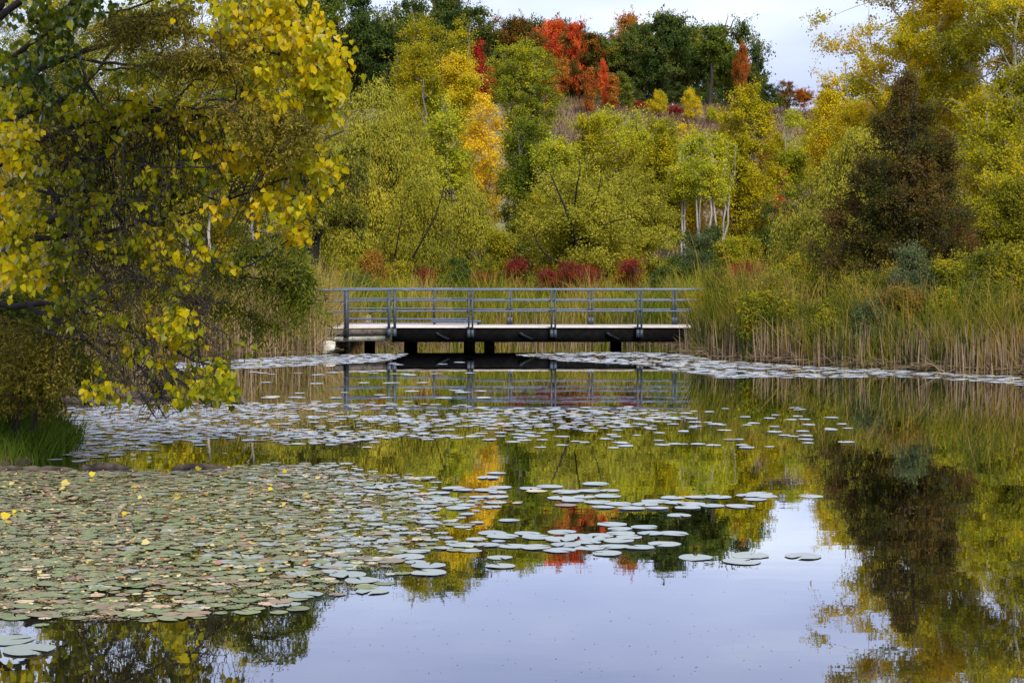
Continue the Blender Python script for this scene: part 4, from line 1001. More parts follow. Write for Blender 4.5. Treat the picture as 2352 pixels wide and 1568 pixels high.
def feathery(name, label, cat, base, lines, groups, mat, seed, bark, leaflet=.045, lw=.28, parts=('trunk', 'foliage')):
    rng = np.random.default_rng(seed); o = np.asarray(base, float)
    e = empty(name, o, label, cat); w = Acc(); f = Acc()
    nodes = near_limbs(w, rng, lines, o); nd = np.concatenate(nodes)
    for blobs, n, y0, y1, sag, per in groups:
        T, Y = region(rng, n, blobs, y0, y1); T = PA(T, Y) - o
        k = attach(rng, T, nd, None, .1, .1); A = nd[k]
        L_ = np.linalg.norm(T - A, axis=1); A2 = T + (A - T) * np.minimum(1, .5 / (L_ + 1e-6))[:, None] * 1.0
        # carrying twigs
        m = rng.random(n) < .35
        pt = bez(A[m], (A + T)[m] / 2 + np.array([0, 0, .08]), T[m], 6)
        tubes(w, pt, np.broadcast_to(np.linspace(.006, .0018, 6), (m.sum(), 6)), 3)
        B = (A2 + T) / 2 + rng.normal(0, .04, (n, 3)) + np.array([0, 0, .06])
        C = T - np.array([0, 0, 1]) * (sag * rng.uniform(.5, 1.3, n))[:, None]
        pth = bez(A2, B, C, 6)
        t = np.linspace(.1, 1, per)[None] * np.ones((n, 1)); fi = t * 5; i0 = np.minimum(fi.astype(int), 4); fr = (fi - i0)[..., None]; ar = np.arange(n)[:, None]
        p = (pth[ar, i0] * (1 - fr) + pth[ar, i0 + 1] * fr); tan = unit(pth[ar, i0 + 1] - pth[ar, i0])
        sd = unit(np.cross(tan, rdir(rng, n)[:, None])); sgn = np.where(np.arange(per) % 2, 1, -1)[None, :, None]
        ax = (tan * .6 + sd * sgn * .8).reshape(-1, 3) + rng.normal(0, .25, (n * per, 3)); ax[:, 2] -= .25
        N_ = n * per
        sz = leaflet * rng.uniform(.7, 1.3, N_)
        tb = np.repeat(rng.normal(0, .12, n), per)
        leaves(f, RHOMB, p.reshape(-1, 3) + rng.normal(0, .012, (N_, 3)), ax, rdir(rng, N_), sz, sz * lw, np.clip(.5 + tb + rng.normal(0, .15, N_), 0, 1))
    link(parts[0], w.mesh('wood', smooth=True), bark, e); link(parts[1], f.mesh('leaves'), MATS[mat], e)
    return e

near_heart_tree()
b = P(-180, 1000, 21.5); b[2] = .5
feathery('overhanging_tree', 'feathery brown-olive tree branching across the top of the yellow-leaved tree', 'tree', b,
  [([(-180, 1000), (-170, 600), (-150, 200), (-120, -100)], 21.5, 21, 30, 14),
   ([(-140, 300), (0, 200), (150, 130), (280, 90), (400, 70), (520, 80), (590, 120)], 20.5, 17.6, 12, 1.5),
   ([(150, 130), (280, 150), (400, 150), (520, 170)], 19.5, 17.6, 5, 1.2),
   ([(-150, 400), (100, 330), (300, 280), (450, 260), (560, 270), (640, 290), (720, 310)], 20.5, 17.4, 10, 1.2),
   ([(560, 270), (620, 330), (680, 350)], 17.6, 17.4, 3, 1.2),
   ([(280, 90), (360, 40), (440, 20)], 18.3, 17.8, 3, 1)],
  [([(260, 75, 90, 45, 2), (360, 90, 110, 55, 4), (460, 110, 110, 55, 3.4), (540, 120, 60, 40, 1), (300, 40, 110, 30, 1), (420, 160, 120, 35, 1.4)], 800, 17.2, 18.3, .10, 22),
   ([(600, 240, 90, 40, 1.4), (660, 270, 80, 40, 2), (640, 310, 100, 40, 2.4), (560, 280, 60, 30, .8), (700, 300, 45, 30, .8), (620, 350, 60, 30, .8), (480, 240, 80, 30, .7)], 620, 17.0, 18.2, .12, 22),
   ([(160, 350, 140, 60, 1), (300, 480, 160, 60, 1), (500, 500, 120, 50, .8), (380, 300, 160, 60, 1), (250, 600, 180, 60, 1), (120, 250, 120, 60, .6), (330, 660, 190, 60, 1.6), (300, 770, 170, 60, 1.6), (220, 860, 110, 40, 1), (460, 740, 110, 40, .8), (600, 80, 80, 50, .5)], 850, 18.0, 19.8, .12, 20)],
  'locust', 31, BARK_BLACK)
b = P(-220, 1000, 23.0); b[2] = .5
feathery('overhanging_tree', 'dark green willowy tree whose branch ends droop beside the left end of the bridge', 'tree', b,
  [([(-220, 1000), (-200, 700), (-150, 500)], 23, 23, 26, 16),
   ([(-180, 640), (0, 690), (86, 668), (180, 646), (252, 636), (360, 632), (470, 610), (560, 590), (630, 575), (680, 590), (705, 640)], 22.5, 21, 11, 1.5),
   ([(470, 610), (540, 639), (600, 640), (660, 660), (700, 700)], 21.2, 21, 4, 1),
   ([(360, 632), (430, 690), (520, 700), (600, 740), (650, 760)], 21.5, 21, 4, 1),
   ([(560, 590), (610, 545), (660, 540), (700, 560)], 21.2, 21, 3, 1),
   ([(560, -160), (640, -60), (690, 0), (705, 40)], 20.5, 20, 6, 1.5),
   ([(-150, 500), (100, 100), (300, -180), (560, -160)], 22.8, 20.5, 12, 6)],
  [([(600, 570, 95, 40, 2.4), (665, 610, 60, 45, 2.6), (550, 595, 70, 40, 1.5), (690, 650, 36, 50, 2.0), (725, 640, 26, 55, .8), (735, 690, 14, 40, .3), (660, 690, 50, 35, 1.0), (640, 650, 60, 40, 1.6), (610, 540, 60, 20, .8)], 400, 20.4, 21.6, .42, 22),
   ([(450, 620, 110, 50, 1.5), (350, 630, 100, 50, 1), (540, 690, 80, 45, 1), (420, 700, 110, 50, 1), (600, 740, 60, 35, .5), (250, 660, 100, 50, 1)], 420, 20.4, 22, .25, 22),
   ([(690, 20, 48, 40, 3), (700, 60, 30, 45, 2), (640, 0, 50, 25, 1)], 110, 19.6, 20.4, .38, 24)],
  'locust_green', 32, BARK_BLACK, leaflet=.065, lw=.24)
b = P(40, 1040, 19.9); b[2] = .35
feathery('shrub', 'brown-olive feathery shrub on the near left bank above the grass', 'shrub', b,
  [([(75, 985), (95, 900), (110, 850), (130, 800)], 19.6, 19.4, 6, 1.5), ([(40, 1040), (30, 900), (20, 800), (10, 740)], 19.9, 19.8, 8, 2),
   ([(40, 980), (60, 870), (90, 800), (120, 760)], 19.7, 19.3, 5, 1.3), ([(20, 960), (-30, 850), (-60, 780)], 19.9, 19.9, 5, 1.3)],
  [([(30, 810, 80, 45, 2), (90, 830, 75, 40, 2), (60, 870, 100, 40, 2), (130, 860, 50, 40, 1), (20, 760, 70, 30, .8), (170, 880, 35, 25, .3), (150, 760, 90, 50, 1)], 800, 18.8, 20.2, .10, 18),
   ([(60, 910, 100, 30, 1), (0, 900, 60, 50, 1)], 200, 19.2, 20.4, .1, 18)],
  'locust', 33, BARK_DARK, parts=('stems', 'foliage'))
b = P(-40, 960, 21.2); b[2] = .6
feathery('shrub', 'dark green shrub filling the shade behind the feathery shrub on the left bank', 'shrub', b,
  [([(-40, 960), (-30, 850), (-20, 760), (0, 700)], 21.2, 21.4, 8, 2), ([(0, 960), (60, 860), (110, 800)], 21.2, 21.6, 6, 2)],
  [([(0, 880, 90, 70, 2), (80, 900, 70, 50, 1.5), (40, 780, 110, 60, 1.2), (120, 800, 90, 60, 1.4), (200, 860, 70, 40, .8), (100, 700, 120, 50, 1)], 1300, 20.6, 22.4, .1, 18)],
  'locust_green', 34, BARK_BLACK, leaflet=.06, lw=.5, parts=('stems', 'foliage'))
print('near', round(time.time() - T0, 1))

# ------------------------------------------------------------------ the bridge
def bridge():
    Yn = 50.0; o = P(900, 752, Yn); o[2] = 0
    e = empty('footbridge', o, 'long low footbridge with blue-grey steel railings over dark water', 'bridge')
    zd = .635; zr = 1.715
    X = lambda px, Y: (px - CX) / F * Y
    nearL = (X(722, 48.6), 48.6); nearM = (X(900, 49.6), 49.6); nearR = (X(1618, 49.7), 49.7)
    farR = (X(1618, 52.4), 52.4); farM = (X(1100, 52.4), 52.4); farM2 = (X(1100, 54.2), 54.2); farL = (X(700, 54.2), 54.2)
    def part(name, acc, mat, label=None, smooth=False, parent=e):
        ob = link(name, acc.mesh(name, smooth=smooth, origin=o), mat, e)
        if label: ob['label'] = label
        return ob
    a = Acc(); prism(a, [nearL, nearM, nearR, farR, farM, farM2, farL], zd - .032, zd); part('deck', a, DECK)
    # fascia under the deck's front edge
    def strip(p0, p1, z0, z1, th, acc, inset=0.0):
        p0 = np.array(p0); p1 = np.array(p1); d = (p1 - p0) / np.linalg.norm(p1 - p0); n = np.array([-d[1], d[0]])
        a0 = p0 + n * inset; a1 = p1 + n * inset
        prism(acc, [a0, a1, a1 + n * th, a0 + n * th], z0, z1)
    a = Acc(); strip(nearL, nearM, zd - .235, zd - .047, .06, a, .03); part('fascia_board', a, FASCIA)
    a = Acc(); strip(nearL, nearM, zd - .40, zd - .237, .16, a, .06); part('pale_beam', a, BEAM)
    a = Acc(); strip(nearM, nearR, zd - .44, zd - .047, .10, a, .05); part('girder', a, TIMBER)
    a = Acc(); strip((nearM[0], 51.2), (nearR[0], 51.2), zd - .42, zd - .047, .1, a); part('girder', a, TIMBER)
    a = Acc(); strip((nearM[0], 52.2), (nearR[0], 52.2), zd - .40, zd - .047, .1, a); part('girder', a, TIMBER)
    a = Acc()
    for k in range(5):
        t = (k + .5) / 5; cx_, cy_ = nearL[0] + (nearM[0] - nearL[0]) * t, nearL[1] + (nearM[1] - nearL[1]) * t
        for dz in (.02, .09):
            for dx in (-.03, .03): cap_tube(a, [(cx_ + dx, cy_ + .05, zd - .39 + dz), (cx_ + dx, cy_ - .0, zd - .39 + dz)], [.011, .011], 6)
    part('bolt', a, STEEL2)
    # small slanted brackets on the girder
    for px in (1000, 1192, 1392):
        a = Acc(); x = X(px, 49.6)
        a.add([(x, 49.58, zd - .16), (x + .10, 49.58, zd - .16), (x + .10, 49.58, zd - .19), (x + .42, 49.58, zd - .34), (x + .36, 49.58, zd - .37), (x + .06, 49.58, zd - .24),
               (x, 49.72, zd - .16), (x + .10, 49.72, zd - .16), (x + .10, 49.72, zd - .19), (x + .42, 49.72, zd - .34), (x + .36, 49.72, zd - .37), (x + .06, 49.72, zd - .24)],
              [5, 4, 3, 2, 1, 0, 6, 7, 8, 9, 10, 11] + sum([[i, (i + 1) % 6, (i + 1) % 6 + 6, i + 6] for i in range(6)], []), [6, 6] + [4] * 6)
        part('bracket', a, TIMBER2)
    # piles
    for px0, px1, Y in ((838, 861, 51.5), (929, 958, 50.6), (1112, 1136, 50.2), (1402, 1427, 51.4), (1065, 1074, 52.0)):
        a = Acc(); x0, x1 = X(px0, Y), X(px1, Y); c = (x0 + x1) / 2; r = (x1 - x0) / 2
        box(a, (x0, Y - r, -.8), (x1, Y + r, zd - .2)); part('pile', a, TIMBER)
    a = Acc(); cap_tube(a, [(X(1080, 51.6), 51.6, z) for z in (-.8, .15, .16, .3, .31, zd - .1)], [.15, .15, .165, .165, .15, .15], 12); part('pile', a, FASCIA, 'round weathered brown timber pile', smooth=False)
    a = Acc(); box(a, (X(727, 48.9), 48.75, -.5), (X(746, 48.9), 49.3, zd - .05)); box(a, (X(727, 50), 49.5, -.5), (X(780, 50.5), 53.8, .30)); part('abutment', a, CONC)
    # railings
    def lerp(p, q_, t): return (p[0] + (q_[0] - p[0]) * t, p[1] + (q_[1] - p[1]) * t)
    def rail(pts, z, r, name='rail'):
        a = Acc()
        for p, q_ in zip(pts[:-1], pts[1:]): pass
        pth = resample_lin([(p[0], p[1], z) for p in pts], 24); cap_tube(a, pth, [r] * len(pth), 10); part(name, a, STEEL, smooth=True)
    nm = (nearM[0] + .1, nearM[1] + .02)
    rail([nearL, nm, (nearR[0] - .2, nearR[1])], zr, .031, 'handrail')
    for z in (1.40, 1.095): rail([nearL, nm, (nearR[0] - .2, nearR[1])], z, .024)
    fr = (farR[0], farR[1] - .05); fm = (farM[0], farM[1] - .05); fm2 = (farM2[0], farM2[1] - .05)
    rail([(X(700, 54.1), 54.1), (X(1040, 54.0), 54.0), (X(1110, 52.4), 52.4), fr], zr, .031, 'handrail')
    for z in (1.395, 1.09): rail([(X(700, 54.1), 54.1), (X(1040, 54.0), 54.0), (X(1110, 52.4), 52.4), fr], z, .024)
    rail([(X(700, 53.9), 53.9), (X(1085, 53.6), 53.6)], .76, .030, 'kerb_rail')
    rail([(X(990, 52.3), 52.3), (X(1105, 52.0), 52.0)], .735, .032, 'kerb_rail')
    for px in (998, 1099):
        a = Acc(); x = X(px, 52.15); box(a, (x - .04, 52.1, zd), (x + .04, 52.2, .74)); part('kerb_support', a, STEEL2)
    def post(px, Y, pair, wide, low):
        a = Acc(); x = X(px, Y)
        if pair:
            for s in (-1, 1):
                xx = x + s * pair
                box(a, (xx - wide / 2, Y - .07, low), (xx + wide / 2, Y + .07, zr - .03))
            box(a, (x - pair - wide / 2 - .02, Y - .09, low - .002), (x - pair + wide, Y - .072, low + .22)); box(a, (x + pair - wide, Y - .09, low - .002), (x + pair + wide / 2 + .02, Y - .072, low + .22))
        else:
            box(a, (x - wide / 2, Y - .07, low), (x + wide / 2, Y + .07, zr - .03))
            box(a, (x - wide / 2 + .03, Y - .078, low + .01), (x + wide / 2 - .03, Y - .0705, zr - .05))
        part('post', a, STEEL2)
    post(796, 49.0, 0, .135, .36)
    post(900, 49.52, .085, .075, .37)
    for px in (1081, 1271, 1469): post(px, 49.56, .055, .05, .34)
    post(786, 54.12, 0, .13, zd); post(997, 54.05, 0, .06, zd)
    for px in (1171, 1357, 1549): post(px, 52.30, .048, .045, zd)
    return e
def resample_lin(p, n):
    p = np.asarray(p, float); d = np.concatenate([[0], np.cumsum(np.linalg.norm(np.diff(p, axis=0), axis=1))])
    t = np.unique(np.concatenate([np.linspace(0, d[-1], n), d]))
    return np.stack([np.interp(t, d, p[:, c]) for c in range(3)], 1)
TIMBER2 = plain('slate blue bracket steel', (.006, .008, .012), (.016, .021, .03), .6, 8)
bridge()

def rock(name, label, c, size, seed, mat, flat=.8):
    import bmesh
    rng = np.random.default_rng(seed); bm = bmesh.new()
    d = rdir(rng, 13) * rng.uniform(.8, 1.1, (13, 1)) * np.array([size, size * .8, size * flat])
    for p in d: bm.verts.new(p)
    r_ = bmesh.ops.convex_hull(bm, input=bm.verts)
    bmesh.ops.bevel(bm, geom=list(bm.edges), offset=size * .05, segments=2, affect='EDGES')
    me = bpy.data.meshes.new(name); bm.to_mesh(me); bm.free()
    o_ = link(name, me, mat, loc=c); return tag(o_, label, 'rock')
g = G(752, 812); rock('boulder', 'pale angular boulder at the water edge under the left end of the bridge', (g[0], g[1], .13), .33, 4, ROCK, .85)
rock('boulder', 'grey flat stone behind the left railing on the far side of the bridge', (P(835, 735, 55)[0], 55.5, .62), .55, 6, CONC, .5)
g = P(982, 632, 72); rock('boulder', 'small whitish stone glimpsed above the handrail left of the dark green bush', (g[0], 72, H - .1), .30, 9, ROCK, .45)

# ------------------------------------------------------------------ logs and sticks on the water
def log(label, pts, r, seed, group=None, mat=DRIFT, name='driftwood_log', cat='log'):
    rng = np.random.default_rng(seed)
    p = np.array(pts, float); p = resample(p, 14); p += rng.normal(0, r[0] * .18, p.shape)
    rr = np.interp(np.linspace(0, 1, 14), np.linspace(0, 1, len(r)), r) * rng.uniform(.85, 1.15, 14); rr[0] *= .6; rr[-1] *= .5
    a = Acc(); c = p.mean(0); cap_tube(a, p - c, rr, 9)
    o_ = link(name, a.mesh(name, smooth=True), mat, loc=c); tag(o_, label, cat, group); return o_
def gz(px, py, z): v = G(px, py); v[2] = z; return v
log('long grey log lying in the water under the overhanging yellow leaves', [gz(120, 908, .02), gz(200, 907, .06), gz(290, 912, .04), gz(350, 914, .03), gz(412, 916, .0)], [.10, .09, .11, .07, .03], 1)
log('shorter dark log just in front of the long grey log', [gz(150, 924, .02), gz(200, 928, .05), gz(262, 930, .0)], [.07, .07, .03], 2)
log('forked brown branch at the outer end of the logs', [gz(480, 926, .0), gz(505, 920, .06), gz(540, 919, .07), gz(568, 930, .01)], [.03, .04, .05, .04], 3)
log('short dark stick floating just below the forked branch', [gz(468, 936, .0), gz(485, 935, .03), gz(502, 939, .0)], [.03, .03, .02], 4)
log('thin dark log at the far edge of the big lily raft, leftmost of three', [gz(-40, 1080, .01), gz(60, 1080, .02), gz(130, 1080, .02), gz(178, 1079, .0)], [.035, .04, .035, .02], 5)
log('dark log at the far edge of the lily raft, between the two others', [gz(186, 1078, .0), gz(235, 1076, .025), gz(296, 1076, .0)], [.04, .05, .03], 6)
log('dark log at the far edge of the lily raft, rightmost of three', [gz(395, 1078, .0), gz(450, 1075, .025), gz(535, 1076, .0)], [.04, .045, .03], 7)
s0 = gz(256, 1204, -.05); s1 = P(262, 1185, s0[1] + .05); s2 = P(289, 1154, s0[1] + .15)
log('mottled stub of branch standing up out of the lily raft', [s0, s1, s2], [.034, .03, .02], 8, mat=plain('mottled branch', (.12, .10, .06), (.30, .27, .18), .8, 30), name='branch_stub', cat='branch')

# ------------------------------------------------------------------ lily pads
GREENPAD = pad_material('green lily pad', [(.12, .18, .07), (.18, .24, .10), (.22, .26, .13), (.16, .21, .11)])
SHADEPAD = pad_material('tree-shaded green lily pad', [(.13, .17, .05), (.18, .22, .075), (.22, .24, .10), (.15, .17, .07)], .7, 1.4, .22)  # green pad with the overhanging tree's shade painted in: duller green, little sky sheen
PALEPAD = pad_material('cream dying lily pad', [(.52, .45, .24), (.62, .52, .30), (.55, .36, .20), (.48, .44, .28)], .6, 1.4, .3)
BROWNPAD = pad_material('brown dying lily pad', [(.22, .13, .07), (.30, .20, .10), (.17, .13, .07), (.24, .20, .09)], .6, 1.4, .3)
def pad_template(seed, n=22):
    rng = np.random.default_rng(seed)
    a = np.linspace(.16, 2 * np.pi - .16, n); r = 1 + .03 * np.sin(a * 3 + rng.random() * 6) + .02 * rng.normal(size=n)
    wz = .018 * np.sin(a * 2 + rng.random() * 6) + .010 * np.sin(a * 5 + rng.random() * 6)
    rim = np.stack([r * np.cos(a), r * np.sin(a), np.maximum(wz, -.008) + .006], 1)
    mid = np.stack([.6 * np.cos(a), .6 * np.sin(a), np.full(n, .008)], 1)
    v = np.concatenate([[(.05, 0, .012)], mid, rim])
    f = []; s = []
    for i in range(n - 1):
        f += [0, 1 + i, 2 + i]; s.append(3); f += [1 + i, 1 + n + i, 2 + n + i, 2 + i]; s.append(4)
    return v, np.array(f), np.array(s)
PT = [pad_template(i) for i in range(6)]

def inpoly(p, poly): return poly_sd(p, np.array(poly, float)) < 0
# raft polygons in the photograph, then laid out on the water
RA = [(-60, 1074), (180, 1084), (400, 1084), (560, 1072), (770, 1066), (800, 1085), (1010, 1100), (905, 1112), (1000, 1138), (1190, 1152), (1040, 1162), (960, 1175), (1080, 1202), (1000, 1222), (1115, 1252), (1020, 1262), (880, 1280), (960, 1300), (800, 1312), (740, 1330), (860, 1345), (760, 1365), (660, 1372), (610, 1398), (430, 1402), (370, 1424), (200, 1428), (60, 1412), (-60, 1420)]
RB = [(170, 915), (330, 935), (560, 928), (900, 926), (1200, 940), (1420, 935), (1560, 950), (1650, 955), (1500, 985), (1180, 985), (1120, 1005), (900, 1010), (860, 1032), (700, 1016), (560, 1004), (430, 1010), (165, 1060), (150, 1030), (175, 970)]
RC1 = [(330, 838), (560, 826), (720, 815), (930, 812), (900, 830), (740, 838), (600, 846), (420, 850)]
RC2 = [(1180, 814), (1400, 808), (1560, 812), (1640, 826), (1800, 838), (2000, 848), (2360, 866), (2352, 886), (2230, 876), (2100, 866), (1900, 868), (1650, 868), (1530, 850), (1430, 836), (1300, 830)]
def fill(rng, poly, n, r0, r1):
    w_ = GA(poly); lo = w_.min(0); hi = w_.max(0)
    out = []
    c = 0
    while c < n:
        p = rng.uniform(lo[:2], hi[:2], (n * 2, 2)); p = p[inpoly(p, w_[:, :2])]; out.append(p); c += len(p)
    p = np.concatenate(out)[:n]; return p, rng.uniform(r0, r1, n)
rng = np.random.default_rng(99)
pads = []   # x, y, r, cluster, type
def addp(P_, r, cl, ptype=None):
    for (x, y), rr in zip(P_, r): pads.append([x, y, rr, cl, -1 if ptype is None else ptype])
p, r = fill(rng, RA, 6800, .032, .085); keep = []
r = r * np.interp(p[:, 1], [10, 12.5, 15], [1.35, 1.1, .95])
# thin the raft towards its right side so the water shows
p[:, 0] += rng.normal(0, .16, len(p)); p[:, 1] += rng.normal(0, .16, len(p)) * (rng.random(len(p)) < .5)
px_ = CX + p[:, 0] / p[:, 1] * F
kp = rng.random(len(p)) < np.interp(px_, [0, 500, 750, 900, 1150], [1, .95, .8, .5, .45])
nz = np.sin(p[:, 0] * 2.3 + 1.7 * np.sin(p[:, 1] * 1.3)) * np.sin(p[:, 1] * 1.9 + p[:, 0])
kp &= (nz > -.75) | (rng.random(len(p)) < .35)
addp(p[kp], r[kp], 'raft')
p, r = fill(rng, RB, 4200, .045, .10); p += rng.normal(0, .22, p.shape); px_ = CX + p[:, 0] / p[:, 1] * F; py_ = YH + H * F / p[:, 1]
kp = rng.random(len(p)) < np.interp(px_, [200, 700, 1000, 1300, 1600], [.85, .72, .5, .34, .2])
nz = np.sin(p[:, 0] * .9 + 1.1 * np.sin(p[:, 1] * .8)) + .6 * np.sin(p[:, 1] * 2.3 + p[:, 0] * .35)
kp &= (nz > -.45) | (rng.random(len(p)) < .22)
addp(p[kp], r[kp], 'band')
p, r = fill(rng, RC1, 620, .09, .16); addp(p, r, 'shore_left')
p, r = fill(rng, RC2, 1500, .09, .17); nz = np.sin(p[:, 0] * 1.1 + p[:, 1] * 1.6); kp = (nz > -.5) | (rng.random(len(p)) < .3); addp(p[kp], r[kp], 'shore_right')
def manual(rows, cl, r0=.10, r1=.14):
    for px, py in rows: 
        g_ = G(px, py); pads.append([g_[0], g_[1], rng.uniform(r0, r1), cl, -1])
def along(x0, x1, y0, y1, n, cl, r0=.10, r1=.14):
    for k in range(n):
        manual([(rng.uniform(x0, x1), rng.uniform(y0, y1))], cl, r0, r1)
manual([(1218, 1122), (1240, 1121), (1262, 1118), (1232, 1128), (1300, 1130), (1328, 1126), (1352, 1128), (1378, 1125), (1400, 1127), (1422, 1126), (1368, 1112), (1290, 1144), (1270, 1148), (1340, 1141), (1395, 1140), (1318, 1150), (1350, 1152), (1372, 1154), (1395, 1156), (1420, 1157), (1440, 1160), (1300, 1160), (1332, 1163), (1385, 1165), (1415, 1166), (1450, 1168)], 'upper cluster')
manual([(1482, 1158), (1505, 1152), (1528, 1150), (1552, 1155), (1545, 1143), (1575, 1140), (1598, 1142), (1625, 1143), (1650, 1142), (1590, 1158), (1612, 1160), (1580, 1166), (1605, 1168), (1635, 1162), (1668, 1160), (1700, 1163), (1725, 1160), (1510, 1168), (1545, 1170), (1560, 1184), (1600, 1184), (1718, 1138), (1745, 1134), (1760, 1140), (1735, 1147), (1715, 1148), (1748, 1150), (1690, 1158), (1865, 1140), (1882, 1141)], 'right cluster')
manual([(1405, 1204), (1425, 1215), (1460, 1214), (1480, 1211), (1520, 1210), (1155, 1232), (1185, 1228), (1210, 1226), (1235, 1234), (1262, 1228), (1290, 1222), (1310, 1227), (1328, 1232), (1345, 1226), (1362, 1238), (1380, 1230), (1400, 1232), (1425, 1226), (1445, 1234), (1470, 1230), (1495, 1226), (1520, 1232), (1545, 1225), (1178, 1254), (1205, 1250), (1230, 1258), (1260, 1262), (1285, 1264), (1300, 1252), (1330, 1262), (1355, 1258), (1385, 1262), (1410, 1256), (1440, 1252), (1470, 1258), (1500, 1254), (1525, 1250), (1395, 1272), (1420, 1268), (1350, 1246), (1390, 1245), (1285, 1240), (1420, 1242)], 'centre cluster', .105, .135)
manual([(1150, 1300), (1195, 1301)], 'pair', .11, .13)
manual([(1597, 1281)], 'lone', .13, .13)
manual([(1722, 1276), (1735, 1283), (1705, 1290)], 'sunken', .14, .15); manual([(1845, 1278), (1868, 1277)], 'sunken', .13, .14)
manual([(700, 1368), (830, 1334), (855, 1358), (880, 1356), (985, 1300), (1005, 1306), (985, 1316), (800, 1322), (760, 1300), (1060, 1252), (1085, 1255)], 'stragglers', .11, .14)
manual([(18, 1470), (65, 1494)], 'near left', .13, .15)
for k in range(150):
    manual([(rng.uniform(1100, 1960), rng.uniform(935, 1030))], 'sparse band', .06, .11)
for k in range(45):
    a_ = rng.uniform(0, 1); manual([(rng.uniform(760, 1180), rng.uniform(1085, 1300))], 'stragglers', .09, .13)
for k in range(46):
    manual([(rng.uniform(560, 1130), rng.choice([835, 855, 858, 880, 900, 912]) + rng.normal(0, 2))], 'sparse band', .08, .15)
# sparse band thins out rightwards
pads = [q_ for q_ in pads if not (q_[3] == 'sparse band' and rng.random() > np.interp(CX + q_[0] / q_[1] * F, [1100, 1500, 1960], [1, .8, .35]) )]
A_ = np.array([[q_[0], q_[1], q_[2]] for q_ in pads])
sdp = poly_sd(A_[:, :2], POND); ok = sdp < -.05
pads = [q_ for q_, k in zip(pads, ok) if k]
# keep off each other a little so pads overlap only slightly
pads.sort(key=lambda q_: 0 if q_[3] not in ('raft', 'band', 'shore_left', 'shore_right') else 1)
kept = []; grid = {}
for q_ in pads:
    x, y, r_ = q_[:3]; gx_, gy_ = int(x / .3), int(y / .3); bad = False
    for i in range(-1, 2):
        for j in range(-1, 2):
            for (x2, y2, r2) in grid.get((gx_ + i, gy_ + j), ()):
                if (x - x2) ** 2 + (y - y2) ** 2 < ((r_ + r2) * (.62 if q_[3] in ('raft', 'band') else .72)) ** 2: bad = True; break
    if not bad:
        kept.append(q_); grid.setdefault((gx_, gy_), []).append((x, y, r_))
pads = kept
def score(q_):
    x, y, r_ = q_[:3]; px = CX + x / y * F; py = YH + H * F / y
    if not (8 < px < 2344 and py < 1562): return -1
    return (r_ / y) * (r_ * H / y / y)
order = sorted(range(len(pads)), key=lambda i: -score(pads[i]))
single = set(order[:300]); print('pads', len(pads), 'single y of last', pads[order[299]][1])
padmesh = []
for mt in (GREENPAD, PALEPAD, BROWNPAD, SHADEPAD):
    for v, f, s in PT:
        me = mesh('lily pad', v, f, s, np.zeros(len(v)), smooth=True); me.materials.append(mt); padmesh.append(me)
CL = {
 'raft': ('round green lily pad in the big crowded raft at the left', 'lily pads of the big left raft'),
 'upper cluster': ('bright lily pad in the uppermost loose cluster right of centre', 'lily pads of the upper cluster'),
 'right cluster': ('bright lily pad in the loose cluster nearest the sky reflection at the right', 'lily pads of the right cluster'),
 'centre cluster': ('bright lily pad in the compact centre cluster over the red reflection', 'lily pads of the centre cluster'),
 'pair': ('one of two touching lily pads just below the compact centre cluster', 'pair of lily pads'),
 'lone': ('single bright lily pad at the edge of the sky reflection below the clusters', None),
 'sunken': ('half sunken speckled lily pad lying in the sky reflection', 'sunken lily pads'),
 'stragglers': ('bright lily pad drifting free just off the right side of the big raft', 'lily pads off the raft'),
 'near left': ('lily pad alone in the dark water at the lower left corner', 'lily pads in the lower left corner'),
}
acc = {0: Acc(), 1: Acc(), 2: Acc(), 3: Acc()}
